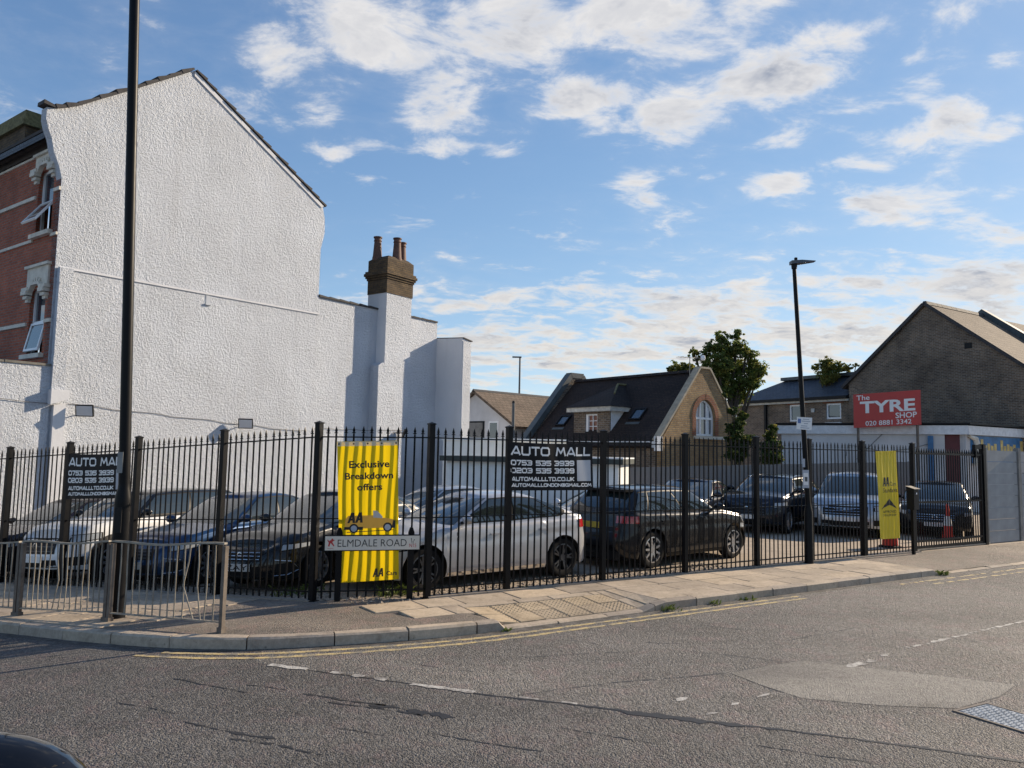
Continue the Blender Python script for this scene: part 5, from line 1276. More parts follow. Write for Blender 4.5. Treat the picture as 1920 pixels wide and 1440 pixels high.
def aa(t, fn, x0, x1, y0, y1, off=.005):
    """slanted double-A mark"""
    w = (x1-x0)/2*1.0
    for k in (0, 1):
        a = x0+k*w*.98; h = y1-y0
        X = lambda f, g: (a+f*w, y0+g*h)
        poly_print(t, fn, [X(-.02, 0), X(.28, 0), X(.80, .98), X(.50, 1.0)], M['signblack'], 'mark_stroke', off)
        poly_print(t, fn, [X(.66, 0), X(.96, 0), X(.90, 1.0), X(.56, 1.0)], M['signblack'], 'mark_stroke', off+.0004)
        poly_print(t, fn, [X(.34, .24), X(.78, .24), X(.78, .42), X(.46, .42)], M['signblack'], 'mark_bar', off+.0008)
aa(yb, yfn, zx(992), zx(1112), zy(800), zy(722)); aa(yb, yfn, zx(1180), zx(1265), zy(1213), zy(1150), .003)
prints(yb, yfn, [('Cars', zx(1287), zx(1370), zy(1208), zy(1176), .022, 0)], M['signblack'], yw)
def automall(label, F, px, w, sag):
    t, fn, wd = banner('dealer_banner', label, F, px, w, M['blackcloth'], .6, amp=.004, sag=sag, group='black car dealer banners on the railings')
    zx = lambda x: (x-925)/640; zy = lambda y: 1-(y-205)/357
    hgt = abs((fn(0, 1)-fn(0, 0)).z)
    for txt, xa, xb, ya, yb_, wt in (('AUTO MALL', 955, 1540, 302, 232, .2), ('0753 535 3939', 952, 1412, 376, 335, .24), ('0203 535 3939', 952, 1412, 434, 393, .24), ('AUTOMALLLTD.CO.UK', 955, 1410, 492, 460, .25), ('AUTOMALLLONDON@GMAIL.COM', 955, 1548, 535, 508, .25)):
        for i, qd in enumerate(stroke_text(txt, zx(xa), zx(xb), zy(ya), zy(yb_), wt, hgt/wd)):
            if i == 0: acc = MB()
            m_ = lay(qd, [(0, 1, 2, 3)], lambda x, y, i=i: fn(x, y, .003+.00012*(i % 9)), .05); acc.add(m_.v, m_.f)
        acc.build('lettering', M['signwhite'], t, uv=False)
    poly_print(t, fn, [(zx(1437), zy(492)), (zx(1547), zy(492)), (zx(1547), zy(333)), (zx(1437), zy(333))], M['palegrey'], 'blank_square')
    return t
automall('black car dealer banner hung right of the silver hatchback on the side railings', RFm, [(951, 828), (1111, 831), (1112, 919), (952, 920)], .04, .02)
automall('black car dealer banner partly hidden by the big lamp column', LFm, [(126, 851), (244, 848), (240, 934), (123, 936)], .04, .02)
sb_, sfn, sw_ = banner('standards_banner', 'narrow faded yellow standards banner on the railings beside the gate', RFm, [(1642, 846), (1680, 845), (1688, 1009), (1651, 1011)], .05, M['yellowcloth2'], .122, amp=.004)
aa(sb_, sfn, .24, .56, .595, .70, .004)
prints(sb_, sfn, [('Cars', .60, .93, .60, .645, .0, 0), ('Standards', .24, .96, .525, .575, .006, 0), ('APPROVED', .20, .84, .292, .322, .004, 0), ('DEALERSHIP', .20, .84, .255, .28, .003, 0)], M['signblack'], sw_, off=.004)
poly_print(sb_, sfn, [(.12, .335), (.30, .36), (.52, .385), (.72, .36), (.90, .335), (.52, .455)], M['signblack'], 'triangle_emblem', .004)

# ------------------------------------------------------------------ street nameplate
q0, q1 = gpt(632, 1128), gpt(768, 1123)
NF = Fr((q0.x, q0.y), (q1.x-q0.x, q1.y-q0.y)); nl = (Vector((q1.x-q0.x, q1.y-q0.y))).length
npl = thing('street_nameplate', 'cream Elmdale Road street nameplate on two black posts before the railings', 'street sign', q0)
for u in (0.0, nl):
    mb = MB(); mb.fbox(NF, u-.042, u+.042, -.1, .93, -.06, -.0); mb.prism(NF, [(u-.042, .93), (u+.042, .93), (u+.02, 1.0), (u-.02, 1.0)], -.06, 0); mb.build('post', M['black'], npl)
u0, z1 = NF.on(610, 1006, .03); u1, z1b = NF.on(787, 1004, .03); z0 = NF.on(700, 1031, .03)[1]; zc = (z1+z1b)/2
MB().fbox(NF, u0-.015, u1+.015, z0-.015, zc+.015, .0, .018).build('backing', M['black'], npl)
MB().fbox(NF, u0, u1, z0, zc, .018, .028).build('plate', M['signcream'], npl)
nz_ = lambda fx, fy: NF.p(u0+(u1-u0)*fx, z0+(zc-z0)*fy, .0292)
vs, fs = fit_text('ELMDALE ROAD', .13, .86, .24, .76, -.004); lay(vs, fs, nz_).build('lettering', M['signblack'], npl, uv=False)
vs, fs = fit_text('N15', .89, .965, .16, .42, 0); lay(vs, fs, nz_).build('postcode', M['redprint'], npl, uv=False)
vs, fs = fit_text('HARINGEY', .025, .09, .10, .17, 0); lay(vs, fs, nz_).build('borough_lettering', M['redprint'], npl, uv=False)
cr = [[(.03, .3), (.045, .26), (.055, .5), (.075, .55), (.085, .8), (.07, .86), (.06, .72), (.045, .7)], [(.06, .5), (.09, .28), (.098, .32), (.075, .58)], [(.075, .62), (.098, .70), (.094, .76), (.072, .7)], [(.045, .6), (.028, .78), (.022, .74), (.036, .55)]]
for p in cr: lay([Vector(x) for x in p], [tuple(range(len(p)))], lambda x, y: nz_(x, y)+NF.n*.0006*cr.index(p)).build('crest_mark', M['redprint'], npl, uv=False)
for i, (a_, b_) in enumerate((((.905, .85), (.915, .45)), ((.925, .62), (.93, .35)), ((.94, .75), (.935, .6)))):
    vs = [Vector(a_), Vector((a_[0]+.008, a_[1]-.03)), Vector((b_[0]+.003, b_[1])), Vector(b_)]; lay(vs, [(0, 3, 2, 1)], nz_).build('scratch', M['darkgreen'], npl, uv=False)

# ------------------------------------------------------------------ trees, shrubs, weeds
def leaves(mb, rr, c, r, n, size, flat=.85):
    """leaf quads gathered in many small uneven clumps inside a lump"""
    if n < 1: return
    nc = max(3, n//26)
    for _ in range(nc):
        d = Vector((rr.gauss(0, .52), rr.gauss(0, .52), rr.gauss(.05, .50*flat)))
        if d.length > 1.25: d *= 1.25/d.length
        cc = c+d*r; cr_ = r*rr.uniform(.12, .34)
        for _k in range(n//nc+1):
            e = Vector((rr.gauss(0, .55), rr.gauss(0, .55), rr.gauss(0, .42)))*cr_; p = cc+e
            nrm = (Vector((rr.gauss(0, .7), rr.gauss(0, .7), rr.gauss(.45, .5)))+d*.4).normalized()
            t = nrm.cross(Vector((rr.gauss(0, 1), rr.gauss(0, 1), rr.gauss(0, 1)))).normalized(); b_ = nrm.cross(t); s = size*rr.uniform(.55, 1.4)
            mb.add([p-t*s*.5, p+b_*s*.34+nrm*s*.1, p+t*s*.55, p-b_*s*.34+nrm*s*.1], [(0, 1, 2, 3)])
def tree(name, label, cat, base, lumps, n, size, mats, seed, trunk_r=.16, share=.25, group=None, fork=.35):
    rr = random.Random(seed); base = Vector(base); t = thing(name, label, cat, base, 0, group)
    cen = sum((c for c, r in lumps), Vector())/len(lumps)
    tr = MB(); top = Vector((base.x*.6+cen.x*.4, base.y*.6+cen.y*.4, base.z+(cen.z-base.z)*fork))
    tr.tube([base-UP*.1, base.lerp(top, .5)+Vector((.05, .03, 0)), top], [trunk_r*1.25, trunk_r, trunk_r*.85], 9); 
    for c, r in lumps:
        m = top.lerp(c, .5)+Vector((rr.uniform(-.2, .2), rr.uniform(-.2, .2), rr.uniform(0, .25)))*min(1, (c-top).length*.3)
        tr.tube([top-UP*.1, m, c+UP*r*.3], [trunk_r*.5, trunk_r*.3, trunk_r*.08], 6)
        for _ in range(3):
            e_ = c+Vector((rr.uniform(-1, 1), rr.uniform(-1, 1), rr.uniform(-.6, .9)))*r*.8; tr.tube([m.lerp(c, .6), c.lerp(e_, .5), e_], [trunk_r*.18, trunk_r*.1, trunk_r*.03], 5)
    tr.build('trunk', M['bark'], t, smooth=True)
    vol = sum(r**2 for c, r in lumps); mb, mb2 = MB(), MB()
    for c, r in lumps:
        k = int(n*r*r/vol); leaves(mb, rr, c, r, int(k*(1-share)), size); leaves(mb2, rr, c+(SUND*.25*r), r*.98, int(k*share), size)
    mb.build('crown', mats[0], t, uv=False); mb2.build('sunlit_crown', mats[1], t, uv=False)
def lump(px, py, rpx, Y, dy=0.0): return (dpt(px, py, Y+dy), rpx*(Y)/FPX)
Y = 37.0
mt = [lump(*a, Y, dy) for a, dy in (((1352, 632, 13), 0), ((1358, 660, 20), .3), ((1335, 655, 16), -.2), ((1381, 628, 12), .4), ((1383, 655, 18), 0), ((1301, 663, 10), .2), ((1318, 672, 12), 0), ((1345, 690, 24), -.5), ((1370, 690, 24), .6),
                               ((1402, 665, 15), 0), ((1415, 690, 18), .3), ((1424, 700, 12), -.3), ((1395, 712, 22), 0), ((1380, 735, 24), .5), ((1352, 725, 22), 0), ((1412, 720, 14), -.4))]
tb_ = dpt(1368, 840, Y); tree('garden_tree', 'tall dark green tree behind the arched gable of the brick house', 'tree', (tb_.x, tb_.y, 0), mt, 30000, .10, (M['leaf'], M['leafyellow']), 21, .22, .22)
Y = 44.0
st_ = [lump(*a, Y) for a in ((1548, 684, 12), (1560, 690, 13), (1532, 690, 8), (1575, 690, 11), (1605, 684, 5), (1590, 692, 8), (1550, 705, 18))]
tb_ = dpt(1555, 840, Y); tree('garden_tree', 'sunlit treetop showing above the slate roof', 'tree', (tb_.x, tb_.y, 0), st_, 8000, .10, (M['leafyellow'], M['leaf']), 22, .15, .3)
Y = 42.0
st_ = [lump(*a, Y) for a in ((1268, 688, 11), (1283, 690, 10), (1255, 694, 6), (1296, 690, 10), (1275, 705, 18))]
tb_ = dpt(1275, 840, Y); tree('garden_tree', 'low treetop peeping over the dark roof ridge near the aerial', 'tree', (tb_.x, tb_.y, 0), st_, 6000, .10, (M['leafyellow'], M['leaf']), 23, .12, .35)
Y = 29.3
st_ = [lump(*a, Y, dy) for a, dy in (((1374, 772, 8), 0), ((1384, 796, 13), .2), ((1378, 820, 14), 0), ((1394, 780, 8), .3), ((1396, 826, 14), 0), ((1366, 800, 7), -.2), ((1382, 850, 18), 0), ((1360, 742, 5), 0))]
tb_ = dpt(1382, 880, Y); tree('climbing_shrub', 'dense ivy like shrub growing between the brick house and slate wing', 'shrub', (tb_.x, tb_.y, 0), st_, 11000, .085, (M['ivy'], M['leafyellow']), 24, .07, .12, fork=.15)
Y = 28.2
st_ = [lump(*a, Y, dy) for a, dy in (((1450, 802, 7), 0), ((1444, 818, 11), .2), ((1454, 836, 11), 0), ((1438, 840, 11), 0), ((1446, 858, 16), 0))]
tb_ = dpt(1446, 890, Y); tree('climbing_shrub', 'rounded green shrub against the left end of the white garage', 'shrub', (tb_.x, tb_.y, 0), st_, 7000, .08, (M['ivy'], M['leafyellow']), 25, .05, .12, fork=.12)
def weed(label, p, n, h, seed, spread=.12):
    rr = random.Random(seed); t = thing('weed_tuft', label, 'weeds', p, 0, 'weeds by the kerb and railings'); mb = MB()
    for _ in range(n):
        a = rr.uniform(0, 6.28); r = rr.uniform(0, spread); q = Vector(p)+Vector((math.cos(a)*r, math.sin(a)*r, -.01)); d = Vector((rr.gauss(0, .5), rr.gauss(0, .5), 1)).normalized(); hh = h*rr.uniform(.4, 1.1)
        s_ = d.cross(Vector((math.cos(a+1), math.sin(a+1), 0))).normalized()*rr.uniform(.006, .016)
        m = q+d*hh*.6; e_ = q+d*hh+Vector((d.x, d.y, -.25))*hh*.5
        mb.add([q-s_*.5, q+s_*.5, m+s_, e_, m-s_], [(0, 1, 2, 3, 4)])
    mb.build('blades', M['weed'], t, uv=False)
def pz(px, py, dz=-.12): p = gpt(px, py, dz); return (p.x, p.y, p.z)
weed('weeds at the end of the dropped kerb beside the tactile paving', pz(1250, 1143), 70, .12, 1, .22); weed('weeds along the kerb face right of the dropped kerb', pz(1330, 1132), 50, .10, 2, .16)
weed('weeds along the kerb before the slim lamp column', pz(1395, 1124), 40, .09, 3, .18); weed('weeds at the far end of the raised kerb', pz(1762, 1078), 60, .14, 4, .16)
weed('leafy weeds under the right nameplate post', pz(735, 1115, 0), 90, .22, 5, .28); weed('weeds behind the corner railings below the black car', pz(560, 1112, 0), 90, .16, 6, .45)
weed('small weeds in the kerb joint at the corner', pz(950, 1183), 30, .07, 7, .08); weed('weed at the foot of the side railings under the dealer banner', pz(985, 1105, 0), 25, .09, 8, .06)
# gravel and litter strip behind the railings
rr = random.Random(31); mb = MB()
for _ in range(1500):
    if rr.random() < .6: p = FB+DR*rr.uniform(-.2, 6.5)-PR*rr.uniform(.08, .8)
    else: p = FA+DL*rr.uniform(-1.2, 8)-PL*rr.uniform(.08, .7)
    s = rr.uniform(.010, .03); z = terrain(p.x, p.y); c = Vector((p.x, p.y, z+s*.3)); k = [Vector((rr.uniform(.7, 1.3)*s*math.cos(a), rr.uniform(.7, 1.3)*s*math.sin(a), 0)) for a in (0, 1.57, 3.14, 4.71)]
    mb.add([c+k[0], c+k[1], c+k[2], c+k[3], c+UP*s*.8, c-UP*s*.5], [(0, 1, 4), (1, 2, 4), (2, 3, 4), (3, 0, 4), (1, 0, 5), (2, 1, 5), (3, 2, 5), (0, 3, 5)])
gv = mb.build('gravel', plain('mixed_gravel', (.30, .25, .20), .9, var=.5, vs=30, co='World'), kind='stuff', uv=False); gv['label'] = 'loose gravel scattered inside the foot of the railings'
# cones
def cone(label, p, h=.75):
    t = thing('traffic_cone', label, 'traffic cone', p, .4, 'red traffic cones in the yard')
    mb = MB(); mb.box(-.19, .19, -.19, .19, 0, .045); mb.build('base', M['conered'] if h < .7 else M['rubber'], t, local=True)
    MB().lathe((0, 0, .04), [(.15, 0), (.105, h*.35)], 16).build('lower_cone', M['conered'], t, smooth=True, local=True); MB().lathe((0, 0, .04), [(.105, h*.35), (.07, h*.62)], 16).build('reflective_sleeve', M['signwhite'], t, smooth=True, local=True)
    MB().lathe((0, 0, .04), [(.07, h*.62), (.03, h*.93), (.026, h*.96)], 16).build('tip', M['conered'], t, smooth=True, local=True)
p = gpt(1669, 1026); bar_ = thing('red_barrel', 'red plastic barrel base standing behind the standards banner', 'barrel', (p.x, p.y, 0))
MB().lathe((p.x, p.y, 0), [(.17, 0), (.18, .03), (.165, .28), (.16, .5), (.17, .53), (.16, .62), (.12, .66)], 18).build('body', M['conered'], bar_, smooth=True)
MB().lathe((p.x, p.y, 0), [(.26, .0), (.26, .035), (.19, .05)], 18).build('foot', M['rubber'], bar_)
p = gpt(1778, 1012); cone('red and white traffic cone behind the sliding gate', (p.x, p.y, 0), .95)
# door mirror of the vehicle the picture was taken from
mc_ = dpt(-62, 1532, 1.0); dm = thing('door_mirror', 'black car door mirror housing rising into the bottom left corner', 'car mirror', mc_)
mb = MB(); n_, m_ = 28, 16
def mir(a, c):
    th = a*2*math.pi; ph = -math.pi/2+c*math.pi; e_ = .75; cp, sp = math.cos(ph), math.sin(ph)
    return mc_+Vector((.162*math.copysign(abs(math.cos(th)*cp)**.9, math.cos(th)), .075*math.sin(th)*cp, .101*math.copysign(abs(sp)**.95, sp)))
mb.grid(mir, n_, m_); mb.build('housing', carpaint('mirror_black', (.006, .006, .007), 0, .12), dm, smooth=180)
mb = MB(); mb.tube([mc_+Vector((.1635*math.cos(a_*math.pi/20)*math.cos(.75), -.0765*math.sin(a_*math.pi/20)*math.cos(.75), .1015*math.sin(.75))) for a_ in range(21)], .0022, 5); mb.build('housing_seam', M['interior'], dm)
mb = MB(); mb.tube([mc_+Vector((-.05, 0, -.06)), mc_+Vector((-.14, .0, -.14)), mc_+Vector((-.22, .0, -.2))], [.03, .035, .05], 10); mb.build('stalk', M['blackdull'], dm, smooth=True)

# ------------------------------------------------------------------ cars
def interp(tab, x):
    if x <= tab[0][0]: return tab[0][1]
    for (a, b), (c, d) in zip(tab[:-1], tab[1:]):
        if x <= c: t = (x-a)/(c-a); t = t*t*(3-2*t)*.5+t*.5; return b+(d-b)*t
    return tab[-1][1]
SIDE = [(0, .055), (.10, .012), (.3, .0), (.60, .0), (.68, .014), (.80, .012), (.93, .03), (1.0, .085)]
FRONT = [(0, .12), (.14, .03), (.35, .0), (.55, .015), (.72, .05), (.86, .11), (1.0, .26)]
REAR = [(0, .10), (.16, .015), (.42, .0), (.52, .02), (.60, .06), (1.0, .14)]
rim_cache = {}
def wheel_meshes(r, spokes, rmat, wid=.21):
    key = (r, spokes, rmat)
    if key in rim_cache: return rim_cache[key]
    ty = MB(); seg = 32; prof_ = [(r*.70, -wid/2+.01), (r*.80, -wid/2), (r*.94, -wid/2+.005), (r, -wid/2+.04), (r, wid/2-.04), (r*.94, wid/2-.005), (r*.80, wid/2), (r*.70, wid/2-.01), (r*.68, 0)]
    b0 = len(ty.v)
    for pr, py in prof_:
        for k_ in range(seg): a = 2*math.pi*k_/seg; ty.v.append(Vector((pr*math.cos(a), py, pr*math.sin(a))))
    m = len(prof_)
    for i in range(m):
        for k_ in range(seg): j = (i+1) % m; k2 = (k_+1) % seg; ty.f.append((i*seg+k_, j*seg+k_, j*seg+k2, i*seg+k2))
    tyre = ty.mesh('wheel', smooth=30, uv=False); tyre.materials.append(M['rubber'])
    ri = MB(); y = wid/2-.012
    for k_ in range(seg):   # rim lip
        a, b = 2*math.pi*k_/seg, 2*math.pi*(k_+1)/seg
        for (r0, y0), (r1, y1) in (((r*.71, y+.004), (r*.655, y+.006)), ((r*.655, y+.006), (r*.635, y-.05))):
            ri.add([(r0*math.cos(a), y0, r0*math.sin(a)), (r0*math.cos(b), y0, r0*math.sin(b)), (r1*math.cos(b), y1, r1*math.sin(b)), (r1*math.cos(a), y1, r1*math.sin(a))], [(3, 2, 1, 0)])
    for k_ in range(spokes):
        a = 2*math.pi*k_/spokes+.3
        for da in ((-.10, .10) if spokes <= 5 else (0,)):
            d = Vector((math.cos(a+da*1.6), 0, math.sin(a+da*1.6))); d0 = Vector((math.cos(a), 0, math.sin(a))); t_ = Vector((-d.z, 0, d.x)); w0, w1 = (.019, .014) if spokes <= 5 else (.026, .02)
            p0, p1 = d0*r*.12, d*r*.66
            ri.hexa([p0-t_*w0+Vector((0, y-.05, 0)), p1-t_*w1+Vector((0, y-.05, 0)), p1+t_*w1+Vector((0, y-.05, 0)), p0+t_*w0+Vector((0, y-.05, 0)), p0-t_*w0+Vector((0, y-.012, 0)), p1-t_*w1*.8+Vector((0, y, 0)), p1+t_*w1*.8+Vector((0, y, 0)), p0+t_*w0+Vector((0, y-.012, 0))])
    hub = [(math.cos(2*math.pi*i/12)*r*.17, y-.008, math.sin(2*math.pi*i/12)*r*.17) for i in range(12)]; hb = [(x, y-.05, z) for x, _, z in hub]
    ri.add(hub+hb, [tuple(reversed(range(12)))]+[(i, (i+1) % 12, 12+(i+1) % 12, 12+i) for i in range(12)])
    rim = ri.mesh('rim', uv=False); rim.materials.append(M[rmat])
    bk = MB(); bk.add([(math.cos(2*math.pi*i/24)*r*.69, y-.085, math.sin(2*math.pi*i/24)*r*.69) for i in range(24)], [tuple(reversed(range(24)))]); back = bk.mesh('dark_wheel_backing', uv=False); back.materials.append(M['blackdull'])  # dark disc added to close off the wheel behind the spokes
    rim_cache[key] = (tyre, rim, back); return rim_cache[key]
def car(name, label, cx, cy, hd, sp, paint, cat='car', z_off=0.0, group='cars parked in the dealer yard'):
    L, Wd, H, wb, fo, wr, sill = (sp[k_] for k_ in ('L', 'W', 'H', 'wb', 'fo', 'wr', 'sill'))
    Tt = sp['T']; hw = Wd/2; Df, Dr, nf_, nr_ = sp.get('Df', .8), sp.get('Dr', .62), 2.6, 3.0
    th = math.atan2(hd[1], hd[0])
    # sit on the sloping yard
    h = Vector((hd[0], hd[1], 0)).normalized(); sdv = Vector((-h.y, h.x, 0)); c = Vector((cx, cy, 0))
    zz = lambda a, b: terrain((c+h*a+sdv*b).x, (c+h*a+sdv*b).y)
    zc = (zz(1.3, .75)+zz(1.3, -.75)+zz(-1.3, .75)+zz(-1.3, -.75))/4
    t = thing(name, label, cat, (cx, cy, zc+z_off), th, group)
    pit = math.atan2((zz(1.3, 0)-zz(-1.3, 0)), 2.6); rol = math.atan2((zz(0, .75)-zz(0, -.75)), 1.5)
    t.rotation_euler = (rol, -pit, th)
    T = lambda s: interp(Tt, s)
    sw = [fo, fo+wb]; ra_ = wr+.055
    def zb(s):
        for w in sw:
            if abs(s-w) < ra_-.0005: return wr+math.sqrt(max(ra_*ra_-(s-w)**2, 0))
        return sill + .03*(1-smooth(s, 0, .5)) + .06*smooth(s, L-.5, L)
    def outline(u):
        if u <= 1: a = u*math.pi/2; return Df*(1-max(math.cos(a), 0)**(2/nf_)), hw*math.sin(a)**(2/nf_), math.cos(a)**1.2 if u < 1 else 0., 0.
        if u < 2: return Df+(L-Df-Dr)*(u-1), hw, 0., 0.
        a = (3-u)*math.pi/2; return L-Dr*(1-max(math.cos(a), 0)**(2/nr_)), hw*max(math.sin(a), 0)**(2/nr_), 0., max(math.cos(a), 0)**1.2
    def bpt(u, z):
        sg = -1 if u < 0 else 1; s, y, wf, wrr = outline(min(abs(u), 3.0)); zt = T(s); hh = min(max((z-sill)/(zt-sill), 0), 1)
        s2 = s + wf*interp(FRONT, hh) - wrr*interp(REAR, hh); y2 = y - (1-max(wf, wrr))*interp(SIDE, hh)*min(1, y/.4)
        return Vector((L/2-s2, sg*y2, z))
    us = [i/22 for i in range(22)]
    ss = [Df+(L-Df-Dr)*i/34 for i in range(35)]
    for w in sw:
        ss += [w-ra_, w-ra_+.001, w+ra_, w+ra_-.001]+[w+ra_*math.sin(i*math.pi/16) for i in range(-7, 8)]
    ss = sorted(x for x in ss if Df <= x <= L-Dr); us += [1+(x-Df)/(L-Df-Dr)*.99999 for x in ss]+[2+i/18 for i in range(1, 19)]
    vl = [0, .04, .10, .2, .32, .45, .56, .64, .70, .78, .86, .92, .96, .985, 1]
    bd = MB(); nv = len(vl)
    def col_(u, sg):
        s = outline(u)[0]; z0, z1 = zb(s), T(s); return [bpt(u, z0+(z1-z0)*v) for v in vl] if sg > 0 else [Vector((p.x, -p.y, p.z)) for p in [bpt(u, z0+(z1-z0)*v) for v in vl]]
    Lc = [col_(u, 1) for u in us]; nu_ = len(us)
    for sg in (1, -1):
        b = len(bd.v); cols = Lc if sg > 0 else [[Vector((p.x, -p.y, p.z)) for p in cc] for cc in Lc]
        for cc in cols: bd.v += cc
        for i in range(nu_-1):
            for j in range(nv-1):
                q = (b+i*nv+j, b+(i+1)*nv+j, b+(i+1)*nv+j+1, b+i*nv+j+1); bd.f.append(q[::-1] if sg > 0 else q)
    K = 8; b = len(bd.v)
    for cc in Lc:
        p = cc[-1]
        for k_ in range(K+1):
            f = -1+2*k_/K; bd.v.append(Vector((p.x, p.y*f, p.z+.045*(1-f*f)*min(1, p.y/.5))))
    for i in range(nu_-1):
        for k_ in range(K): bd.f.append((b+i*(K+1)+k_, b+(i+1)*(K+1)+k_, b+(i+1)*(K+1)+k_+1, b+i*(K+1)+k_+1))
    bm = bmesh.new(); me = bpy.data.meshes.new('body'); me.from_pydata([tuple(v) for v in bd.v], [], bd.f); bm.from_mesh(me)
    bmesh.ops.remove_doubles(bm, verts=bm.verts[:], dist=.0004); bmesh.ops.recalc_face_normals(bm, faces=bm.faces[:]); bm.to_mesh(me); bm.free()
    me.polygons.foreach_set('use_smooth', [True]*len(me.polygons)); me.set_sharp_from_angle(angle=math.radians(42)); me.materials.append(paint)
    bo = bpy.data.objects.new('body', me); COL.objects.link(bo); bo.parent = t
    # cabin
    c0, r0, r1, c1 = sp['cab']; wbt, wrf = hw-sp.get('wb_in', .07), hw-sp.get('wr_in', .27); Dc = .42
    def cout(u, a, b_, w, D):
        if u <= 1: g = u*math.pi/2; return a+D*(1-max(math.cos(g), 0)**(2/2.4)), w*math.sin(g)**(2/2.4)
        if u < 2: return a+D+(b_-a-2*D*.9)*(u-1)*1.0, w
        g = (3-u)*math.pi/2; e = a+D+(b_-a-2*D*.9); return b_-(b_-e)*(1-max(math.cos(g), 0)**(2/2.4)), w*max(math.sin(g), 0)**(2/2.4)
    mid = (r0+r1)/2
    def cpt(u, v):
        sg = -1 if u < 0 else 1; u = abs(u); s0, y0 = cout(u, c0, c1, wbt, Dc); s1, y1 = cout(u, r0, r1, wrf, .26)
        z0 = T(s0)-.015; q_ = (s1-mid)/(r1-r0)*2; z1 = H-.055-(.04*q_*q_ if q_ < 0 else sp.get('droop', .05)*q_*q_)
        bl = math.sin(v*math.pi); s = s0+(s1-s0)*v; y = y0+(y1-y0)*v; z = z0+(z1-z0)*v
        side = min(1, max(0, (u-.6)/.4)) * min(1, max(0, (2.4-u)/.4)); y += .035*bl*side
        if u < 1: s -= .05*bl*(1-side)
        if u > 2: s += .05*bl*(1-side)
        return Vector((L/2-s, sg*y, z))
    cb_ = MB(); cu = [i/10 for i in range(10)]+[1+i/16*.9999 for i in range(17)]+[2+i/10 for i in range(1, 11)]; cv = 8
    for sg in (1, -1):
        b = len(cb_.v)
        for u in cu:
            for j in range(cv+1): p = cpt(u, j/cv); cb_.v.append(Vector((p.x, sg*p.y, p.z)))
        for i in range(len(cu)-1):
            for j in range(cv): q = (b+i*(cv+1)+j, b+(i+1)*(cv+1)+j, b+(i+1)*(cv+1)+j+1, b+i*(cv+1)+j+1); cb_.f.append(q[::-1] if sg > 0 else q)
    b = len(cb_.v)
    for u in cu:
        p = cpt(u, 1)
        for k_ in range(K+1): f = -1+2*k_/K; cb_.v.append(Vector((p.x, p.y*f, p.z+.06*(1-abs(f)**2.2)*min(1, p.y/.4))))
    for i in range(len(cu)-1):
        for k_ in range(K): cb_.f.append((b+i*(K+1)+k_, b+(i+1)*(K+1)+k_, b+(i+1)*(K+1)+k_+1, b+i*(K+1)+k_+1))
    bm = bmesh.new(); me = bpy.data.meshes.new('cabin_shell'); me.from_pydata([tuple(v) for v in cb_.v], [], cb_.f); bm.from_mesh(me)
    bmesh.ops.remove_doubles(bm, verts=bm.verts[:], dist=.0004); bmesh.ops.recalc_face_normals(bm, faces=bm.faces[:]); bm.to_mesh(me); bm.free()
    me.polygons.foreach_set('use_smooth', [True]*len(me.polygons)); me.set_sharp_from_angle(angle=math.radians(50)); me.materials.append(sp.get('roofmat', paint))
    co = bpy.data.objects.new('cabin_shell', me); COL.objects.link(co); co.parent = t
    def patch(nm, fn, u0, u1, v0, v1, off, mat, parent=t, nu=10, nv=6, v0f=None, v1f=None):
        g = MB()
        def P(a, c_):
            u = u0+(u1-u0)*a; lo = v0f(a) if v0f else v0; hi = v1f(a) if v1f else v1; v = lo+(hi-lo)*c_
            e = 2e-3; p = fn(u, v); du = fn(u+e, v)-fn(u-e, v); dv = fn(u, v+e)-fn(u, v-e); n = du.cross(dv)
            if n.length < 1e-12: n = Vector((1, 0, 0))
            n.normalize(); ce = Vector((0, 0, .6))
            if n.dot(p-ce) < 0: n = -n
            return p+n*off
        g.grid(P, nu, nv)
        n0 = (g.v[(nv+1)*1]-g.v[0]).cross(g.v[1]-g.v[0])
        if n0.dot(g.v[len(g.v)//2]-Vector((0, 0, .6))) < 0: g.f = [f[::-1] for f in g.f]
        return g.build(nm, mat, parent, smooth=180, local=True, uv=False)
    patch('windscreen', cpt, -.80, .80, .05, .95, .006, M['screen'], nu=18)
    patch('rear_window', cpt, 2.32, 3.0, .22, .90, .006, M['carglass']); patch('rear_window', cpt, -3.0, -2.32, .22, .90, .006, M['carglass'])
    wins = sp.get('wins', [(.93, 1.40), (1.425, 1.86), (1.885, 2.08)])
    for sg in (1, -1):
        patch('window_surround', cpt, sg*.90, sg*2.13, 0, 0, .004, M['black'], nu=22, v0f=lambda c_: .07+(max(0, c_-.80)*2.2 if sp.get('taper') else 0), v1f=lambda c_: .93)
        for k_, (a, b_) in enumerate(wins):
            patch('side_window', cpt, sg*a, sg*b_, 0, 0, .008, M['carglass'], nu=8, v0f=(lambda c_, k_=k_: .12+(.42*c_ if k_ == len(wins)-1 and sp.get('taper') else 0)), v1f=lambda c_: .88)
        if sp.get('chromeline'): patch('window_trim', cpt, sg*.92, sg*2.1, .045, .075, .009, M['chrome'], nu=20, nv=1)
        # door seams, handles, sill trim
        sf = lambda s: 1+(s-Df)/(L-Df-Dr)
        pf = lambda u, z: bpt(u, z)
        for s in (c0+.30, c0+1.28, c0+2.25):
            if s < L-Dr-.1 and all(abs(s-w) > ra_ for w in sw): patch('door_seam', pf, sg*sf(s), sg*sf(s+.011), sill+.08, T(s)-.04, .0015, M['blackdull'], nu=1, nv=8)
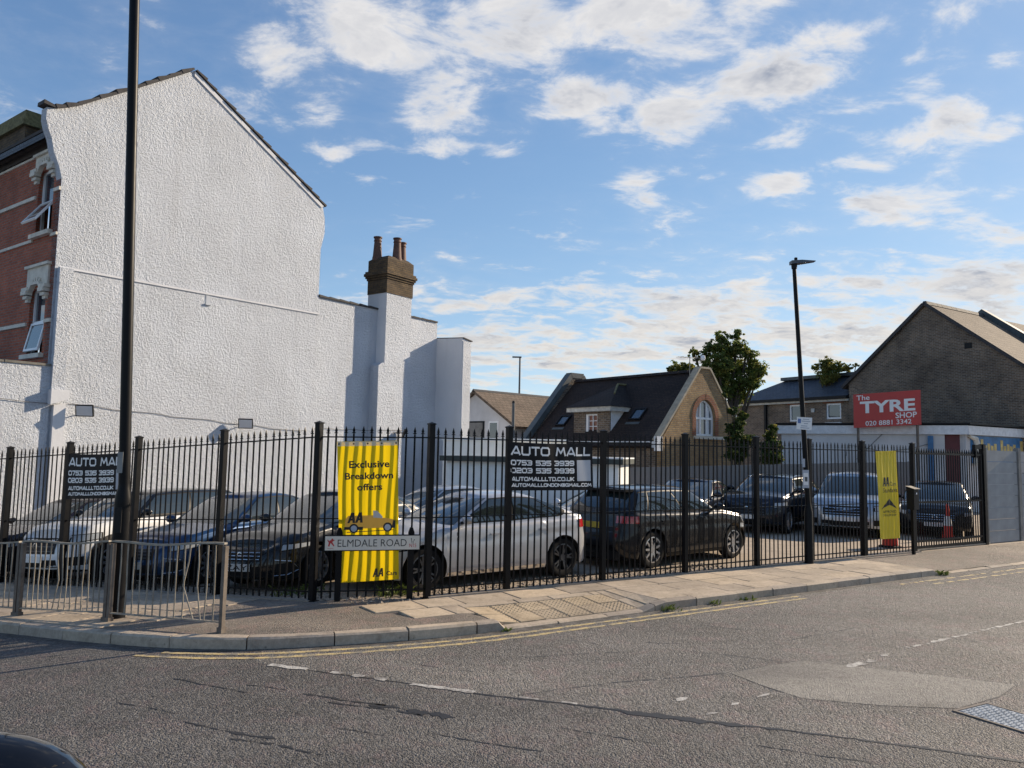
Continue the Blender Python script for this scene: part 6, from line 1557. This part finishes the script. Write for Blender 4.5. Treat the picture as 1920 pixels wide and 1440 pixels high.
        for s in (c0+1.02, c0+2.02):
            if s < L-Dr:
                p = pf(sf(s), T(s)-.17); mb = MB(); mb.box(-.09, .09, -.012, .022, -.014, .014, lambda q, p=p: Vector((p.x+q.x, sg*(p.y+q.y), p.z+q.z))); mb.build('door_handle', sp.get('handle', paint), t, local=True)
        patch('sill_trim', pf, sg*sf(fo+ra_+.03), sg*sf(fo+wb-ra_-.03), sill+.01, sill+(.07 if not sp.get('clad') else .15), .006, M['chrome'] if sp.get('chromesill') else M['blackdull'], nu=10, nv=1)
        if sp.get('clad'):
            for w in sw:
                g = MB(); n_ = 18
                for i in range(n_+1):
                    a = math.pi*i/n_
                    for rad in (ra_-.01, ra_+.07):
                        s = w-math.cos(a)*rad; z = wr+math.sin(a)*rad; s = min(max(s, .15), L-.12); uu = sf(s) if Df < s < L-Dr else None
                        if uu is None:
                            lo, hi = (0, 1) if s <= Df else (2, 3)
                            for _ in range(24):
                                m_ = (lo+hi)/2
                                if outline(m_)[0] < s: lo = m_
                                else: hi = m_
                            uu = lo
                        p = bpt(uu, min(z, T(s)-.02)); g.v.append(Vector((p.x, sg*(p.y+.008), p.z)))
                for i in range(n_): q = (2*i, 2*i+1, 2*i+3, 2*i+2); g.f.append(q if sg < 0 else q[::-1])
                g.build('arch_cladding', M['blackdull'], t, local=True, uv=False)
        # mirror
        a0 = cpt(.95, .06); mb = MB()
        def mg(a, c_, a0=a0): th_ = a*2*math.pi; ph = -math.pi/2+c_*math.pi; return Vector((a0.x-.02+.075*math.cos(th_)*math.cos(ph), sg*(a0.y+.16+.12*math.sin(th_)*math.cos(ph)), a0.z+.08+.075*math.sin(ph)))
        mb.grid(mg, 14, 8); mo = mb.build('mirror', sp.get('mirrormat', paint), t, smooth=180, local=True, uv=False)
        MB().bar((a0.x-.02, sg*(a0.y-.02), a0.z+.02), (a0.x-.02, sg*(a0.y+.12), a0.z+.05), .05, .04).build('mirror_arm', M['blackdull'], mo, local=True)
        # lamps
        hz0, hz1 = sp['hl']; patch('headlight', pf, sg*.50, sg*.93, 0, 0, .006, M['headlamp'], nu=10, nv=4, v0f=lambda a: hz0+.045*a, v1f=lambda a: hz1+.02*a)
        patch('headlight_bezel', pf, sg*.47, sg*.95, 0, 0, .003, M['blackdull'], nu=10, nv=2, v0f=lambda a: hz0-.015+.045*a, v1f=lambda a: hz1+.012+.02*a)
        tz0, tz1 = sp['tl']; patch('tail_light', pf, sg*2.12, sg*2.66, tz0, tz1, .008, M['taillamp'], nu=10, nv=3)
        if sp.get('rails'):
            pr = [cpt(u_, 1.0) for u_ in (1.0, 1.25, 1.5, 1.75, 2.0)]; MB().tube([Vector((p.x, sg*(p.y-.03), p.z+(.03 if 0 < i < 4 else .0))) for i, p in enumerate(pr)], .016, 6).build('roof_rail', M['chrome'] if sp['rails'] == 2 else M['blackdull'], t, local=True, smooth=True)
        patch('fog_recess', pf, sg*.45, sg*.74, sill+.09, sill+.24, .004, M['blackdull'], nu=6, nv=2)
        if sp.get('fogchrome'):
            q = [pf(u_, z_) for u_, z_ in ((.42, sill+.30), (.66, sill+.27), (.78, sill+.14), (.60, sill+.07), (.40, sill+.06))]; MB().tube([Vector((p.x+.012, sg*(p.y+.004), p.z)) for p in q], .007, 5).build('fog_trim', M['chrome'], t, local=True)
    pf = lambda u, z: bpt(u, z)
    gz0, gz1, gu = sp['gr']
    def gpt_(y, z):   # front surface by lateral position
        u = (math.asin(min(1, (abs(y)/hw)**(nf_/2)))*2/math.pi); p = bpt(u, z); return Vector((p.x, y, z))
    patch('grille', gpt_, -gu, gu, gz0, gz1, .005, M['blackdull'], nu=14, nv=4)
    for i in range(3):
        z = gz0+(gz1-gz0)*(i+.6)/3.4; patch('grille_bar', gpt_, -gu*.94, gu*.94, z-.006, z+.006, .011, sp.get('barmat', M['rimdark']), nu=14, nv=1)
    patch('lower_intake', gpt_, -gu*1.05, gu*1.05, sill+.07, sill+.20, .005, M['blackdull'], nu=14, nv=2)
    p = gpt_(0, (gz0+gz1)/2); mb = MB()
    for i in range(16): a, b_ = 2*math.pi*i/16, 2*math.pi*(i+1)/16; mb.add([(p.x+.022, .062*math.cos(a), p.z+.062*math.sin(a)), (p.x+.022, .062*math.cos(b_), p.z+.062*math.sin(b_)), (p.x+.026, .046*math.cos(b_), p.z+.046*math.sin(b_)), (p.x+.026, .046*math.cos(a), p.z+.046*math.sin(a))], [(0, 1, 2, 3)])
    mb.build('badge_ring', M['chrome'], t, local=True)
    pzz = sp.get('pz', gz0-.09); p = gpt_(0, pzz); po = MB().box(p.x-.0, p.x+.022, -.26, .26, pzz-.055, pzz+.055).build('number_plate', M['plate'], t, local=True)
    if sp.get('reg'):
        vs, fs = fit_text(sp['reg'], -.235, .235, -.036, .036, .01); lay(vs, fs, lambda x, y: Vector((p.x+.0235, x, pzz+y))).build('plate_letters', M['signblack'], po, local=True, uv=False)
    rz = sp.get('rpz', .82); pr_ = bpt(3.0, rz); MB().box(pr_.x-.024, pr_.x, -.26, .26, rz-.055, rz+.055).build('number_plate', M['plateyellow'], t, local=True)
    MB().box(-L/2+.12, -L/2+.05, -hw*.72, hw*.72, sill-.02, sill+.14).build('rear_valance', M['blackdull'], t, local=True)
    if sp.get('spoiler'): 
        e = cpt(3.0, 1.0); MB().box(e.x-.16, e.x+.1, -wrf*.92, wrf*.92, e.z-.015, e.z+.03).build('roof_spoiler', M['black'], t, local=True)
    MB().box(-L/2+.35, L/2-.35, -hw+.27, hw-.27, sill-.04, .62).build('underbody_light_block', M['interior'], t, local=True)  # near-black box added to stop light passing through the hollow wheel wells
    ty, ri, bk = wheel_meshes(wr, sp.get('spk', 10), sp.get('rim', 'rim'))
    for w in sw:
        for sg in (1, -1):
            m = Matrix.Translation((L/2-w, sg*(hw-.125), wr)) @ (Matrix.Identity(4) if sg > 0 else Matrix.Rotation(math.pi, 4, 'Z')) @ Matrix.Rotation(random.uniform(0, 6), 4, 'Y')
            wo_ = instance('wheel', ty, m, t)
            for nm, md in (('rim', ri), ('dark_wheel_backing', bk)): o = bpy.data.objects.new(nm, md); COL.objects.link(o); o.parent = wo_
    return t
HATCH = dict(L=4.35, W=1.80, H=1.45, wb=2.72, fo=.86, wr=.325, sill=.19, T=[(0, .66), (.1, .74), (.5, .85), (1.25, .955), (2.3, .965), (3.3, 1.0), (4.1, 1.03), (4.35, .97)], cab=(1.12, 2.02, 3.30, 4.24), taper=True, droop=.11, hl=(.60, .70), tl=(.82, .96), gr=(.47, .63, .42), spk=5, rim='rimdark')
SUV = dict(L=4.55, W=1.86, H=1.66, wb=2.70, fo=.90, wr=.36, sill=.26, T=[(0, .84), (.1, .93), (.5, 1.02), (1.2, 1.10), (2.3, 1.10), (4.2, 1.14), (4.55, 1.06)], cab=(1.08, 1.78, 3.95, 4.45), hl=(.74, .86), tl=(.92, 1.08), gr=(.56, .82, .50), spk=10, rim='rim', clad=True, rails=1, rpz=.86)
def mk(base, **kw): d = dict(base); d.update(kw); return d
HL = -PL*-1; HLd = (PL.x, PL.y)      # noses towards the main road railings
w1 = Vector((-3.05, 12.39, 0)); shift = Vector((-2.07, .89, 0)); hv = Vector((HLd[0], HLd[1], 0)); nv_ = Vector((-hv.y, hv.x, 0)); nv_ = nv_ if nv_.x > 0 else -nv_
def rowpos(i, wb): c = w1+shift*i-nv_*.84-hv*(wb/2+.03); return c.x, c.y
P_black, P_blue, P_white, P_dark = carpaint('paint_black', (.007, .008, .010), .2, .22), carpaint('paint_blue', (.012, .045, .12), .4), carpaint('paint_white', (.72, .73, .74), 0, .3), carpaint('paint_aubergine', (.016, .010, .016), .3, .25)
P_silver, P_grey, P_pale, P_navy = carpaint('paint_silver', (.50, .51, .54), .45, .3), carpaint('paint_dark_grey', (.010, .011, .014), .3, .22), carpaint('paint_pale_silver', (.42, .47, .53), .5, .3), carpaint('paint_navy', (.012, .016, .028), .4, .22)
x, y = rowpos(0, 2.70); car('parked_car', 'black hatchback facing the main road, half hidden by the yellow breakdown banner', x, y, HLd, mk(HATCH, H=1.50, wb=2.70, rim='rim', spk=10, reg='ZAY', fogchrome=True, hl=(.62, .70), barmat=M['chrome']), P_black)
x, y = rowpos(1, 2.70); car('parked_car', 'metallic blue hatchback parked second from the corner, behind the bent guardrail', x, y, HLd, mk(HATCH, H=1.50, rim='rim', spk=10, fogchrome=True), P_blue)
x, y = rowpos(2, 2.70); car('parked_car', 'white car with dark roof parked behind the big lamp column', x, y, HLd, mk(SUV, H=1.62, roofmat=P_black, mirrormat=P_black, rails=0), P_white)
x, y = rowpos(3, 2.70); car('parked_car', 'dark aubergine car at the left edge behind the railings', x, y, HLd, mk(HATCH, H=1.50), P_dark)
car('parked_car', 'silver hatchback parked side on behind the side road railings', -.71, 13.25, (-.806, -.593), mk(HATCH, chromesill=True, chromeline=False), P_silver)
car('parked_car', 'dark grey hatchback with red tail lights facing away beside the silver hatchback', 3.14, 16.10, (.766, .643), mk(HATCH, L=4.30, H=1.51, wb=2.60, wr=.34, rim='rim', spk=9, spoiler=True, rpz=.78, tl=(.84, .97), cab=(1.10, 1.92, 3.78, 4.22), taper=False, droop=.04, T=[(0, .70), (.1, .79), (.5, .90), (1.25, 1.0), (2.3, 1.01), (3.3, 1.03), (4.1, 1.05), (4.3, 1.0)]), P_grey)
car('parked_car', 'pale silver car parked behind the black hatchback and yellow banner', -1.75, 17.9, (-.81, -.59), mk(HATCH, H=1.46, rim='rim', spk=10), P_pale)
car('parked_car', 'white car standing between the silver hatchback and the portable cabin', 2.2, 18.1, (-.81, -.59), mk(HATCH, H=1.42, rim='rim', spk=10), P_white, z_off=-.08)
H3 = (-.5, -.866)
car('parked_car', 'dark navy car parked against the grey board fence, behind the dark grey hatchback', 5.25, 22.6, H3, mk(HATCH, H=1.46), P_navy)
car('parked_car', 'dark estate car with silver roof rails, left of the pale sport utility car', 7.9, 23.3, (-.60, -.80), mk(SUV, H=1.60, rails=2, clad=False), P_navy)
car('parked_car', 'pale silver sport utility car with wide grille facing the side railings', 10.1, 22.75, H3, mk(SUV, L=4.7, H=1.72, W=1.9, rails=2, clad=False, gr=(.60, .84, .56), barmat=M['chrome']), P_pale)
car('parked_car', 'dark car parked behind the sliding gate', 12.8, 23.3, H3, mk(HATCH, L=4.6, H=1.50, W=1.86, gr=(.46, .66, .5), barmat=M['chrome']), P_grey)
